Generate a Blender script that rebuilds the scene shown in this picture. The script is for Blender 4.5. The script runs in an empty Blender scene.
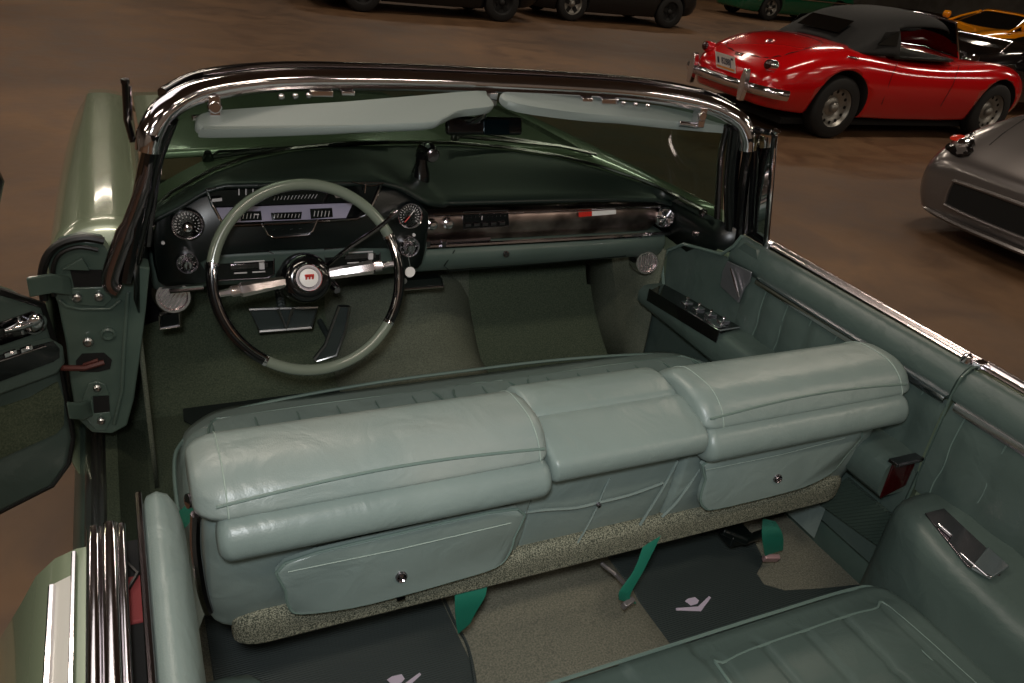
import bpy, bmesh, math, random
from math import sin, cos, pi, radians, sqrt
from mathutils import Vector, Matrix, Euler
random.seed(7)
C = bpy.context.scene.collection
V = Vector

# ---------------------------------------------------------------- camera
CAM = V((-.752, -1.005, 1.623)); ROT = Euler((radians(61.94), radians(-6.655), radians(-24.53)), 'XYZ'); FPX = 796.2
cd = bpy.data.cameras.new('camera'); cam = bpy.data.objects.new('camera', cd); C.objects.link(cam)
cam.location = CAM; cam.rotation_euler = ROT; cd.sensor_width = 36; cd.lens = FPX/1024*36; cd.clip_start = .02; cd.clip_end = 200
bpy.context.scene.camera = cam
RM = ROT.to_matrix()
def at(u, v, ax, val):
    """a point of the photograph carried to its own plane in the place"""
    d = RM @ V(((u-512)/FPX, (341.5-v)/FPX, -1)); i = 'xyz'.index(ax)
    return CAM + d*((val-CAM[i])/d[i])

# ---------------------------------------------------------------- materials
def lin(c):
    return tuple(((x/255)/12.92 if x/255 <= .04045 else ((x/255+.055)/1.055)**2.4) for x in c)+(1,)
def mat(name, col, rough=.5, metal=0, noise=None, bump=None, coat=0, alpha=None, emit=None, wave=None, spec=.5, trans=0):
    """noise=(scale, second colour, detail[, low, high]) bump=(scale, strength) wave=(scale, axis, strength)"""
    m = bpy.data.materials.new(name); m.use_nodes = True; nt = m.node_tree; b = nt.nodes['Principled BSDF']
    b.inputs['Base Color'].default_value = lin(col); b.inputs['Roughness'].default_value = rough; b.inputs['Metallic'].default_value = metal
    b.inputs['Coat Weight'].default_value = coat; b.inputs['Coat Roughness'].default_value = .06
    b.inputs['Specular IOR Level'].default_value = spec
    b.inputs['Transmission Weight'].default_value = trans
    if alpha is not None: b.inputs['Alpha'].default_value = alpha
    if emit: b.inputs['Emission Color'].default_value = lin(emit[0]); b.inputs['Emission Strength'].default_value = emit[1]
    tc = nt.nodes.new('ShaderNodeTexCoord')
    if noise:
        n = nt.nodes.new('ShaderNodeTexNoise'); n.inputs['Scale'].default_value = noise[0]; n.inputs['Detail'].default_value = noise[2]
        r = nt.nodes.new('ShaderNodeValToRGB'); lo, hi = (noise[3], noise[4]) if len(noise) > 3 else (.35, .65)
        r.color_ramp.elements[0].position = lo; r.color_ramp.elements[1].position = hi
        r.color_ramp.elements[0].color = lin(col); r.color_ramp.elements[1].color = lin(noise[1])
        nt.links.new(tc.outputs['Object'], n.inputs['Vector']); nt.links.new(n.outputs['Fac'], r.inputs['Fac']); nt.links.new(r.outputs['Color'], b.inputs['Base Color'])
    h = None
    if bump:
        n2 = nt.nodes.new('ShaderNodeTexNoise'); n2.inputs['Scale'].default_value = bump[0]; n2.inputs['Detail'].default_value = 4
        nt.links.new(tc.outputs['Object'], n2.inputs['Vector']); h = n2.outputs['Fac']; st = bump[1]
    if wave:
        n2 = nt.nodes.new('ShaderNodeTexWave'); n2.inputs['Scale'].default_value = wave[0]; n2.bands_direction = wave[1]
        nt.links.new(tc.outputs['Object'], n2.inputs['Vector']); h = n2.outputs['Fac']; st = wave[2]
    if h:
        bp = nt.nodes.new('ShaderNodeBump'); bp.inputs['Strength'].default_value = st; bp.inputs['Distance'].default_value = .002
        nt.links.new(h, bp.inputs['Height']); nt.links.new(bp.outputs['Normal'], b.inputs['Normal'])
    return m
def leather(name, a, b, r=.34):
    """vinyl: two tones, fine grain and soft long creases"""
    m = mat(name, a, r, noise=(6, b, 3, .3, .75)); nt = m.node_tree; bs = nt.nodes['Principled BSDF']
    tc = nt.nodes.new('ShaderNodeTexCoord')
    n1 = nt.nodes.new('ShaderNodeTexVoronoi'); n1.inputs['Scale'].default_value = 420
    n2 = nt.nodes.new('ShaderNodeTexNoise'); n2.inputs['Scale'].default_value = 11; n2.inputs['Detail'].default_value = 3; n2.inputs['Distortion'].default_value = .8
    b1 = nt.nodes.new('ShaderNodeBump'); b1.inputs['Strength'].default_value = .14; b1.inputs['Distance'].default_value = .001
    b2 = nt.nodes.new('ShaderNodeBump'); b2.inputs['Strength'].default_value = .35; b2.inputs['Distance'].default_value = .012
    for n in (n1, n2): nt.links.new(tc.outputs['Object'], n.inputs['Vector'])
    nt.links.new(n1.outputs['Distance'], b1.inputs['Height']); nt.links.new(n2.outputs['Fac'], b2.inputs['Height'])
    nt.links.new(b1.outputs['Normal'], b2.inputs['Normal']); nt.links.new(b2.outputs['Normal'], bs.inputs['Normal'])
    return m
M = {}
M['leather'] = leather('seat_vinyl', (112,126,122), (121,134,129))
M['leather_worn'] = leather('worn_seat_vinyl', (118,131,127), (135,142,136))  # paler, more mottled tone for the driver's top cushion
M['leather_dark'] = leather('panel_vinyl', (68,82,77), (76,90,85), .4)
M['seam'] = mat('seam_piping', (96,114,107), .4)
M['stitch'] = mat('stitching', (142,157,148), .6)
M['dash_pad'] = mat('dash_pad_vinyl', (19,28,25), .36, noise=(4,(24,33,30),2), bump=(160,.15))
M['dash_pad_x'] = leather('dash_pad_vinyl', (17,32,28), (23,39,34), .36)
M['dash_black'] = mat('dash_black', (9,15,14), .32)
M['paint_in'] = mat('interior_paint', (78,91,85), .38, noise=(5,(70,84,77),3), coat=.15)
M['jamb'] = mat('jamb_paint', (76,92,84), .3, coat=.3, noise=(9,(66,82,75),3))
M['body'] = mat('pale_green_paint', (130,143,118), .26, metal=.25, coat=1.0)
M['chrome'] = mat('chrome', (232,228,234), .09, 1, bump=(25,.06))
M['chrome_soft'] = mat('soft_chrome', (236,226,228), .2, 1, bump=(40,.1))
M['chrome_dark'] = mat('aged_chrome', (150,140,146), .16, 1, bump=(30,.1))
M['chrome_wav'] = mat('brushed_band', (176,158,152), .32, 1, noise=(14,(96,84,80),2), bump=(22,.35))
M['steel'] = mat('satin_steel', (190,190,190), .3, 1)
M['black'] = mat('black_rubber', (14,14,14), .45)
M['black_gloss'] = mat('black_gloss', (8,8,10), .12, coat=.6)
M['void'] = mat('dark_cavity', (6,6,6), .9)
M['ivory'] = mat('gauge_ivory', (205,200,200), .4)
M['lavender'] = mat('cluster_silver', (172,166,188), .3, .3)
M['gauge_red'] = mat('needle_red', (190,40,30), .4)
M['carpet'] = mat('green_carpet', (60,70,57), .95, noise=(240,(86,94,77),2,.3,.7), bump=(300,1.0), spec=.1)
M['carpet_mid'] = mat('grey_green_carpet', (80,86,74), .95, noise=(250,(108,112,98),2,.3,.7), bump=(310,1.0), spec=.1)
M['carpet_tan'] = mat('beige_carpet', (98,98,86), .95, noise=(260,(134,131,115),2,.3,.7), bump=(320,1.0), spec=.1)
M['carpet_fleck'] = mat('flecked_carpet', (66,70,61), .95, noise=(420,(142,142,124),3,.42,.6), bump=(420,1.0), spec=.1)
M['mat_rubber'] = mat('ribbed_rubber', (54,62,60), .5, wave=(60,'Y',.6))
M['mat_front'] = mat('front_mat_rubber', (26,34,31), .6, wave=(60,'Y',.3))
M['emblem_white'] = mat('emblem_white', (205,190,205), .4)
M['belt'] = mat('green_webbing', (16,104,84), .6, wave=(160,'X',.5))
M['visor'] = mat('visor_vinyl', (128,138,134), .5, bump=(300,.2))
M['wheel_green'] = mat('wheel_green', (106,114,101), .22, coat=.6)
M['red_lamp'] = mat('red_lens', (48,4,6), .2, coat=.5)
M['red_soft'] = mat('faded_red_felt', (120,44,44), .8)
M['red_paint'] = mat('red_paint', (196,6,14), .16, coat=1.0)
M['white'] = mat('white_enamel', (222,218,214), .35)
M['stripe'] = mat('white_stripe', (206,204,196), .3, coat=.4)
M['softtop'] = mat('black_canvas', (11,12,13), .75, bump=(200,.3))
M['silver'] = mat('silver_paint', (122,117,116), .28, .75, coat=.9)
M['yellow'] = mat('yellow_paint', (228,140,8), .2, coat=1)
M['green_paint'] = mat('deep_green_paint', (6,76,50), .2, coat=1)
M['black_paint'] = mat('black_paint', (8,8,11), .15, coat=1)
M['dark_blue_paint'] = mat('dark_paint', (6,7,8), .5, coat=.2)  # dark cars' paint, with their shadowy silhouettes put into the colour
M['tyre'] = mat('tyre_rubber', (17,17,17), .75)
M['wheel_silver'] = mat('wheel_silver', (140,138,132), .35, .6)
M['orange_lens'] = mat('orange_lens', (200,44,20), .2, coat=.6)
M['digits'] = mat('plate_digits', (40,40,70), .5)
M['plate_orange'] = mat('plate_orange', (226,150,70), .5)
M['toy_green'] = mat('toy_green', (50,150,50), .5)
M['toy_orange'] = mat('toy_orange', (225,80,30), .5)

def glass_mat(name, tint, refl=1.0, trans=.75):
    """thin tinted pane: mostly see-through, with a mirror sheen"""
    m = bpy.data.materials.new(name); m.use_nodes = True; nt = m.node_tree; nt.nodes.clear()
    o = nt.nodes.new('ShaderNodeOutputMaterial'); mx = nt.nodes.new('ShaderNodeMixShader'); fr = nt.nodes.new('ShaderNodeFresnel'); fr.inputs['IOR'].default_value = 1.35
    t = nt.nodes.new('ShaderNodeBsdfTransparent'); t.inputs['Color'].default_value = lin(tint)
    g = nt.nodes.new('ShaderNodeBsdfGlossy'); g.inputs['Roughness'].default_value = .02; g.inputs['Color'].default_value = (refl,)*3+(1,)
    nt.links.new(fr.outputs[0], mx.inputs['Fac']); nt.links.new(t.outputs[0], mx.inputs[1]); nt.links.new(g.outputs[0], mx.inputs[2]); nt.links.new(mx.outputs[0], o.inputs['Surface'])
    return m
M['glass'] = glass_mat('tinted_windshield_glass', (116,138,124), .8)
M['glass_side'] = glass_mat('tinted_side_glass', (170,180,150), .8)
M['glass_clear'] = glass_mat('clear_glass', (215,220,215), .12)
M['glass_dark'] = mat('dark_car_glass', (8,10,10), .08, coat=1)

# concrete floor
def concrete():
    m = bpy.data.materials.new('stained_concrete'); m.use_nodes = True; nt = m.node_tree; b = nt.nodes['Principled BSDF']; L = nt.links.new
    tc = nt.nodes.new('ShaderNodeTexCoord')
    def noise(s, d, dist=0):
        n = nt.nodes.new('ShaderNodeTexNoise'); n.inputs['Scale'].default_value = s; n.inputs['Detail'].default_value = d; n.inputs['Distortion'].default_value = dist
        L(tc.outputs['Object'], n.inputs['Vector']); return n
    n1 = noise(.35, 6, .5); n2 = noise(2.2, 8, 1.2); n3 = noise(14, 6)
    r1 = nt.nodes.new('ShaderNodeValToRGB'); r1.color_ramp.elements[0].position = .3; r1.color_ramp.elements[1].position = .72
    r1.color_ramp.elements[0].color = lin((80,57,37)); r1.color_ramp.elements[1].color = lin((126,93,61))
    r2 = nt.nodes.new('ShaderNodeValToRGB'); r2.color_ramp.elements[0].position = .32; r2.color_ramp.elements[1].position = .6
    r2.color_ramp.elements[0].color = (.6,.56,.54,1); r2.color_ramp.elements[1].color = (1,1,1,1)
    mx = nt.nodes.new('ShaderNodeMixRGB'); mx.blend_type = 'MULTIPLY'; mx.inputs[0].default_value = .9
    L(n1.outputs['Fac'], r1.inputs[0]); L(n2.outputs['Fac'], r2.inputs[0]); L(r1.outputs[0], mx.inputs[1]); L(r2.outputs[0], mx.inputs[2])
    mx2 = nt.nodes.new('ShaderNodeMixRGB'); mx2.blend_type = 'MULTIPLY'; mx2.inputs[0].default_value = .25; L(mx.outputs[0], mx2.inputs[1]); L(n3.outputs['Fac'], mx2.inputs[2])
    L(mx2.outputs[0], b.inputs['Base Color'])
    mr = nt.nodes.new('ShaderNodeMapRange'); mr.inputs['To Min'].default_value = .45; mr.inputs['To Max'].default_value = .75; L(n2.outputs['Fac'], mr.inputs['Value']); L(mr.outputs[0], b.inputs['Roughness'])
    bp = nt.nodes.new('ShaderNodeBump'); bp.inputs['Strength'].default_value = .2; bp.inputs['Distance'].default_value = .01; L(n3.outputs['Fac'], bp.inputs['Height']); L(bp.outputs[0], b.inputs['Normal'])
    return m
M['concrete'] = concrete()

# ---------------------------------------------------------------- mesh helpers
def catmull(pts, n=6, closed=False):
    pts = [V(p) for p in pts]; out = []; N = len(pts); R = N if closed else N-1
    for i in range(R):
        g = (lambda k: pts[k % N]) if closed else (lambda k: pts[max(0, min(N-1, k))])
        p0, p1, p2, p3 = g(i-1), g(i), g(i+1), g(i+2)
        for j in range(n):
            t = j/n
            out.append(.5*((2*p1)+(-p0+p2)*t+(2*p0-5*p1+4*p2-p3)*t*t+(-p0+3*p1-3*p2+p3)*t**3))
    if not closed: out.append(pts[-1])
    return out
class MB:
    def __init__(s): s.v = []; s.f = []; s.m = []; s.mi = 0; s.X = None
    def add(s, vs, fs):
        k = len(s.v)
        for p in vs: s.v.append(tuple(s.X @ V(p)) if s.X else tuple(p))
        for f in fs: s.f.append(tuple(k+i for i in f)); s.m.append(s.mi)
        return s
    def box(s, c, d, rot=None, r=None):
        c = V(c); h = V(d)/2; R = Euler(rot).to_matrix() if rot else Matrix.Identity(3)
        vs = [c+R@V((h.x*a, h.y*b, h.z*e)) for e in (-1,1) for b in (-1,1) for a in (-1,1)]
        return s.add(vs, [(0,2,3,1),(4,5,7,6),(0,1,5,4),(1,3,7,5),(3,2,6,7),(2,0,4,6)])
    def loft(s, rings, closed=True, caps=True):
        n = len(rings[0]); vs = [p for r in rings for p in r]; fs = []
        for i in range(len(rings)-1):
            for j in range(n if closed else n-1):
                a = i*n+j; b = i*n+(j+1) % n; fs.append((a, b, b+n, a+n))
        if caps and closed: fs.append(tuple(range(n-1,-1,-1))); fs.append(tuple((len(rings)-1)*n+j for j in range(n)))
        return s.add(vs, fs)
    def tube(s, pts, r, n=8, closed=False, flat=1.0, up=None, caps=True):
        pts = [V(p) for p in pts]; N = len(pts); rings = []; prev = None
        for i, p in enumerate(pts):
            if closed: t = pts[(i+1) % N]-pts[i-1]
            else: t = pts[min(i+1, N-1)]-pts[max(i-1, 0)]
            t.normalize()
            if up is not None: a = t.cross(V(up))
            elif prev is None: a = t.cross(V((0,0,1)) if abs(t.z) < .9 else V((1,0,0)))
            else: a = prev-t*prev.dot(t)
            a.normalize(); prev = a; b = t.cross(a)
            rr = r[i] if isinstance(r, (list, tuple)) else r
            rings.append([p+a*cos(2*pi*k/n)*rr+b*sin(2*pi*k/n)*rr*flat for k in range(n)])
        if closed: rings.append(rings[0]); caps = False
        return s.loft(rings, caps=caps)
    def lathe(s, prof, o, axis, n=32, caps=True):
        """prof (radius, height along axis)"""
        o = V(o); w = V(axis).normalized(); a = w.cross(V((0,0,1)) if abs(w.z) < .9 else V((1,0,0))).normalized(); b = w.cross(a)
        rings = [[o+w*h+(a*cos(2*pi*k/n)+b*sin(2*pi*k/n))*max(r, 1e-5) for k in range(n)] for r, h in prof]
        return s.loft(rings, caps=caps)
    def grid(s, P):
        n = len(P[0]); return s.add([p for r in P for p in r], [(i*n+j, i*n+j+1, (i+1)*n+j+1, (i+1)*n+j) for i in range(len(P)-1) for j in range(n-1)])
    def poly(s, pts, th=None, d=None):
        """flat polygon, given a thickness th along -d"""
        pts = [V(p) for p in pts]; n = len(pts)
        if th is None: return s.add(pts, [tuple(range(n))])
        d = V(d).normalized()
        return s.loft([[p-d*th for p in pts], pts])
    def build(s, name, m, parent=None, smooth=True, bevel=None, sub=0, solid=None, angle=40, fix=True, split=False):
        if split:                                   # every separate piece becomes an object of its own
            par = list(range(len(s.v)))
            def fd(i):
                while par[i] != i: par[i] = par[par[i]]; i = par[i]
                return i
            for f in s.f:
                for i in f[1:]: par[fd(i)] = fd(f[0])
            groups = {}
            for f, k in zip(s.f, s.m): groups.setdefault(fd(f[0]), []).append((f, k))
            out = []
            for g in groups.values():
                q = MB(); mp = {}
                for f, k in g:
                    for i in f:
                        if i not in mp: mp[i] = len(q.v); q.v.append(s.v[i])
                    q.f.append(tuple(mp[i] for i in f)); q.m.append(k)
                out.append(q.build(name, m, parent, smooth, bevel, sub, solid, angle, fix))
            return out[0]
        me = bpy.data.meshes.new(name); me.from_pydata(s.v, [], s.f); ms = m if isinstance(m, (list, tuple)) else [m]
        for k in ms: me.materials.append(M[k] if isinstance(k, str) else k)
        for p, i in zip(me.polygons, s.m): p.material_index = min(i, len(ms)-1)
        bm = bmesh.new(); bm.from_mesh(me)
        if fix: bmesh.ops.remove_doubles(bm, verts=bm.verts, dist=1e-5); bmesh.ops.recalc_face_normals(bm, faces=bm.faces)
        bm.to_mesh(me); bm.free()
        if smooth:
            me.polygons.foreach_set('use_smooth', [True]*len(me.polygons))
            try: me.set_sharp_from_angle(angle=radians(angle))
            except Exception: pass
        o = bpy.data.objects.new(name, me); C.objects.link(o)
        if solid: q = o.modifiers.new('solid', 'SOLIDIFY'); q.thickness = solid; q.offset = -1
        if bevel: q = o.modifiers.new('bevel', 'BEVEL'); q.width = bevel; q.segments = 3; q.limit_method = 'ANGLE'; q.angle_limit = radians(35)
        if sub: q = o.modifiers.new('sub', 'SUBSURF'); q.levels = sub; q.render_levels = sub
        if parent is not None: o.parent = parent
        return o
def thing(name, label, cat, loc=(0,0,0), group=None, rotz=0):
    o = bpy.data.objects.new(name, None); o.empty_display_size = .1; C.objects.link(o); o.location = loc; o.rotation_euler = (0,0,rotz)
    o['label'] = label; o['category'] = cat
    if group: o['group'] = group
    return o
def tag(o, label, cat, group=None):
    o['label'] = label; o['category'] = cat
    if group: o['group'] = group
    return o
def pad(mb, prof, x0, x1, r0=.03, r1=.03, k=.55, ns=5, mid=10, n=4, shear=None, crown=0):
    """a stuffed pad: closed (y,z) outline carried along x, its ends drawn in over r0 / r1"""
    pr = [V((0, a, b)) for a, b in prof]; pr = catmull(pr, n, True); c = sum(pr, V())/len(pr)
    st = []
    for i in range(ns+1): t = i/ns; st.append((x0+r0*(1-cos(t*pi/2)), 1-k+k*sin(t*pi/2)))
    for i in range(1, mid): st.append((x0+r0+(x1-r1-x0-r0)*i/mid, 1))
    for i in range(ns+1): t = 1-i/ns; st.append((x1-r1*(1-cos(t*pi/2)), 1-k+k*sin(t*pi/2)))
    rings = []
    for x, s_ in st:
        u = (x-x0)/(x1-x0); cr = 1+crown*sin(pi*u)
        dy, dz = shear(x) if shear else (0, 0)
        rings.append([V((x, c.y+(p.y-c.y)*s_*cr+dy, c.z+(p.z-c.z)*s_*cr+dz)) for p in pr])
    mb.loft(rings)
    return c
def along_y(mb, prof, y0, y1, n=1, f=None):
    """closed (x,z) outline carried along y"""
    rings = []
    for i in range(n+1):
        y = y0+(y1-y0)*i/n; dx, dz = f(y) if f else (0, 0)
        rings.append([V((x+dx, y, z+dz)) for x, z in prof])
    mb.loft(rings); return mb
# ================================================================ THE OPEN CAR
car = thing('convertible_car', "pale green classic convertible seen from above, hood down, driver's door swung open", 'car')
def interp(tab, x):
    x = max(tab[0][0], min(tab[-1][0], x))
    for a, b in zip(tab, tab[1:]):
        if x <= b[0]:
            t = (x-a[0])/(b[0]-a[0]); return tuple(a[i]+(b[i]-a[i])*t for i in range(1, len(a)))
    return tab[-1][1:]
COWL = [(0,1.25,.99),(.17,1.245,.99),(.33,1.20,.988),(.46,1.13,.984),(.56,1.04,.978),(.67,.91,.962),(.72,.80,.95),(.742,.66,.94)]
def cowl(x): return interp(COWL, abs(x))

# --- outside sheet metal
def fender(s):
    R = []
    for y, xo, zt in [(.685,.93,.925),(.9,.932,.922),(1.3,.93,.910),(1.7,.925,.895),(2.05,.915,.88),(2.35,.90,.868),(2.5,.875,.85),(2.56,.82,.81)]:
        xi = interp([(.6,.765),(.9,.735),(1.3,.715),(3,.70)], y)[0]
        pr = [(xi,zt-.02),(xi*.4+.45,zt-.005),(.79,zt+.008),(.85,zt+.004),(xo-.035,zt-.02),(xo-.008,zt-.06),(xo,zt-.13),(xo+.01,zt-.3),(xo,.42),(xo-.06,.25)]
        R.append([V((s*p.x, y, p.y)) for p in catmull([(a,b,0) for a, b in pr], 4)])
    R.append([V((s*(.40+(abs(p.x)-.40)*.9), 2.60, .3+(p.z-.3)*.9)) for p in R[-1]])
    m = MB(); m.loft(R, closed=False); return m
fender(-1).build('front_fender', 'body', car, solid=.004)
fender(1).build('front_fender', 'body', car, solid=.004)
h = MB(); g = []
for i in range(13):
    y = 1.32+(2.25-1.32)*i/12; g.append([V((x, y, (.945-.05*((y-1.32)/1.2)**2)+.02*cos(x*3)-(.012 if abs(abs(x)-.3) < .03 else 0))) for x in [-.705+1.41*j/24 for j in range(25)]])
h.grid(g); h.build('hood', 'body', car, solid=.004)
m = MB(); m.grid([[V((x, cowl(x)[0]+.002, cowl(x)[1]-.012)) for x in [-.74+1.48*j/24 for j in range(25)]], [V((x*1.02, cowl(x)[0]+.2, cowl(x)[1]-.03)) for x in [-.74+1.48*j/24 for j in range(25)]]])
m.build('cowl_panel', 'body', car)

# --- windshield frame: header and side posts
HP = [(-.712,.592,1.165),(-.703,.595,1.20),(-.672,.615,1.238),(-.60,.665,1.262),(-.45,.735,1.270),(-.25,.782,1.268),(0,.80,1.266),(.25,.782,1.268),(.45,.735,1.270),(.60,.665,1.262),(.672,.615,1.238),(.703,.595,1.20),(.712,.592,1.165)]
hp = catmull(HP, 6)
m = MB(); m.tube(hp, .024, 12, up=(0,0,1), flat=.95)
hd = m.build('windshield_frame', 'chrome', car)
m = MB(); m.tube([p+V((0,.026,.014)) for p in catmull(HP[2:-2], 6)], .019, 10)
m.build('header_moulding', 'black_gloss', hd)
m = MB(); m.tube([p+V((0,.012,.0275)) for p in catmull(HP[3:-3], 6)], .004, 6)
m.tube([p+V((0,-.022,-.012)) for p in catmull(HP[2:-2], 6)], .005, 6)
m.build('header_bead', 'chrome', hd)
for s in (-1, 1):
    m = MB(); m.tube(catmull([(s*.66,.63,1.215),(s*.688,.66,1.14),(s*.71,.665,1.05),(s*.73,.66,.95)], 5), .009, 8)
    m.tube(catmull([(s*.735,.61,1.20),(s*.755,.60,1.1),(s*.775,.60,1.0),(s*.79,.60,.93)], 5) if s > 0 else catmull([(s*.70,.585,1.20),(s*.725,.59,1.1),(s*.765,.60,1.0),(s*.795,.605,.925),(s*.80,.605,.895),(s*.79,.605,.885)], 5), .015 if s > 0 else [.010]*5+[.014]*5+[.019]*16, 10)
    m.build('side_post_trim', 'chrome_dark', hd, split=True)
    m = MB(); m.tube(catmull([(s*.675,.61,1.22),(s*.705,.63,1.14),(s*.73,.635,1.05),(s*.765,.63,.93)], 5), .021, 10)
    m.tube(catmull([(s*.70,.58,1.20),(s*.725,.595,1.1),(s*.75,.60,1.0),(s*.775,.60,.90)], 5), .012, 8)
    m.build('side_post', 'black_gloss', hd, split=True)
# glass
G = []
for i in range(41):
    x = -1+2*i/40; hx = x*.688; top = interp([(a[0], a[1]+.006, a[2]-.012) for a in HP[2:-2]], hx)
    bx = x*.752; cy, cz = cowl(bx); T = V((hx, top[0], top[1])); B = V((bx, cy, cz-.004))
    G.append([T.lerp(B, j/8)+V((0, .02*sin(pi*j/8), .012*sin(pi*j/8))) for j in range(9)])
m = MB(); m.grid(G); m.build('windshield_glass', 'glass', car, fix=False)
# reveal moulding at the foot of the glass
m = MB(); m.tube([V((x, cowl(x)[0]+.012, cowl(x)[1]+.006)) for x in [-.735+1.47*j/60 for j in range(61)]], .005, 6)
m.build('windshield_reveal_moulding', 'chrome_dark', car)
# header catches, visor brackets, mirror bracket
m = MB()
for s in (-1, 1):
    m.box((s*.585,.655,1.232), (.022,.03,.05)); m.tube([(s*.585,.65,1.21),(s*.53,.66,1.212)], .008, 8); m.lathe([(.012,-.006),(.015,0),(.012,.006)], (s*.585,.645,1.235), (0,-1,0), 12)
    for k in range(3): m.lathe([(.006,0),(.008,.006),(.003,.01)], (s*(.45-.03*k),.70+.01*k,1.247), (0,-1,-.3), 10)
    m.box((s*.36,.735,1.247), (.05,.014,.014)); m.box((s*.30,.745,1.247), (.03,.014,.01))
m.box((.04,.775,1.238), (.05,.03,.03)); m.tube([(.04,.775,1.235),(.05,.80,1.19),(.04,.84,1.165)], .008, 8)
m.build('header_catch', 'chrome', hd, bevel=.002, split=True)
# sun visors
def visor(px, ys, name):
    P = [at(u, v, 'y', y) for (u, v), y in zip(px, ys)]
    n = (P[1]-P[0]).cross(P[-1]-P[0]).normalized()
    if n.z < 0: n = -n
    P = catmull(P, 3, True); c = sum(P, V())/len(P)
    m = MB(); rings = []
    for dz, k in ((-.010,.93),(-.007,.985),(0,1),(.007,.985),(.010,.93)): rings.append([c+(p-c)*1.0-((p-c).normalized()*(1-k)*.07)+n*dz for p in P])
    m.loft(rings); return m.build(name, 'visor', car)
vd = visor([(195,124),(204,116),(260,111),(380,102),(476,94),(486,98),(493,108),(484,111),(465,113),(454,116),(442,122),(425,127),(330,131),(212,134),(199,131)],
      [.62,.66,.68,.72,.74,.74,.69,.67,.66,.64,.61,.60,.60,.60,.60], 'sun_visor')
vp = visor([(500,100),(508,95),(560,98),(610,103),(680,112),(728,119),(741,125),(735,130),(690,127),(620,121),(570,116),(516,108)],
      [.74,.78,.77,.76,.73,.70,.66,.63,.66,.69,.71,.70], 'sun_visor')
m = MB(); m.tube([at(192,118,'y',.66),at(235,114,'y',.68)], .006, 8); m.build('visor_rod', 'chrome', vd)
# inside mirror
a = at(446,115,'y',.86); b = at(520,136,'y',.86); c = (a+b)/2
m = MB(); m.box(c, (abs(b.x-a.x), .02, .045), (radians(-18),0,0)); mir = m.build('rear_view_mirror', 'black_gloss', car, bevel=.008)
m = MB(); m.box(c+V((.03,-.012,.0)), (.07,.002,.036), (radians(-18),0,0)); m.build('mirror_glass', mat('mirror_glass', (26,52,62), .05, .9), mir)
m = MB(); m.tube([V((.04,.84,1.165)), c+V((0,.01,.01))], .006, 8); m.build('mirror_stem', 'chrome', mir)
# wipers lying outside the glass
for pts in ([(208,158),(250,152),(320,146),(388,142)], [(455,136),(500,140),(560,146),(596,154)]):
    P = [at(u, v, 'y', 1.24) for u, v in pts]
    m = MB(); m.tube(P, .006, 6); m.tube([P[0], P[0]+V((.03,.01,.015)), P[2]], .004, 6); m.lathe([(.014,-.01),(.016,.0),(.008,.02)], P[0], (0,-.3,1), 12)
    m.build('windshield_wiper', 'black_gloss' if pts[0][0] < 300 else 'chrome_dark', car)
m = MB(); m.tube([at(125,82,'y',.625),at(127,120,'y',.625),at(133,142,'y',.62)], .006, 8); m.lathe([(.008,-.004),(.008,.004)], at(125,81,'y',.625), (0,0,1), 10); m.build('corner_seal', 'black_gloss', hd)
m = MB(); m.tube([at(130,86,'y',.63),at(131,120,'y',.63)], .003, 6); m.build('seal_retainer', 'chrome_dark', hd)

# --- dashboard
def yl(x): return .803 if x < -.08 else (.86 if x > .0 else .80+.06*((x+.08)/.08)**1)
def zl(x): return interp([(-.72,.955),(-.66,.985),(-.60,1.022),(-.56,1.034),(-.20,1.034),(-.15,1.020),(-.09,.985),(-.02,.957),(.5,.953),(.66,.945),(.72,.93)], x)[0]
G = []
for i in range(73):
    x = -.715+1.43*i/72; cy, cz = cowl(x); y1, z1 = yl(x), zl(x); row = []
    for j in range(12):
        t = j/11; y = cy+(y1-cy)*t; k = t*t*(3-2*t)
        row.append(V((x, y, cz+(z1-cz)*k+.006*sin(pi*t))))
    for dy, dz in ((-.008,-.003),(-.011,-.008),(-.008,-.014),(.012,-.018),(.05,-.018)): row.append(V((x, y1+dy, z1+dz)))
    G.append(row)
m = MB(); m.grid(G); dash = m.build('dashboard', 'dash_pad', car, angle=80)
# end cheeks below the corners of the glass
for s in (-1, 1):
    m = MB(); top = [V((s*interp([(.60,.757),(.9,.712),(1.0,.70)], y)[0], y, .95-.01*(1-(y-.6)/.4))) for y in (.60,.68,.76,.84,.92,1.0)]
    bot = [V((s*.765,.60,.86)),V((s*.76,.66,.80)),V((s*.752,.70,.795)),V((s*.745,.78,.805)),V((s*.73,.88,.82)),V((s*.72,1.0,.82))]
    m.grid([top, bot]); m.build('dash_end_cheek', 'dash_black', dash, solid=.004)
m = MB(); m.lathe([(.010,-.004),(.012,0),(.007,.012),(.002,.014)], (.738,.74,.875), (-1,0,0), 14); m.lathe([(.012,-.004),(.013,0),(.008,.01)], at(703,213,'x',.715), (-1,0,.4), 12)
m.build('dash_end_knob', 'chrome_dark', dash, split=True)
# instrument housing (black) with its two ears
face = [(-.712,.95),(-.712,.80),(-.66,.785),(-.605,.795),(-.59,.858),(-.178,.852),(-.155,.80),(-.115,.79),(-.078,.80),(-.066,.92),(-.09,.965),(-.16,1.008),(-.58,1.008),(-.66,.972)]
fp = catmull([(a, .815, b) for a, b in face], 3, True)
m = MB(); m.loft([[p+V((0,.07,0)) for p in fp], fp, [V((p.x*.985-.006, .806, .895+(p.z-.895)*.95)) for p in fp]])
m.build('instrument_housing', 'dash_black', dash, angle=60)
FY = .80
def D(u, v, d=0): return at(u, v, 'y', FY-d)
def strip(m, pts, r, d=0, n=6, closed=False): m.tube([D(u, v, d) for u, v in pts], r, n, closed)
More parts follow.
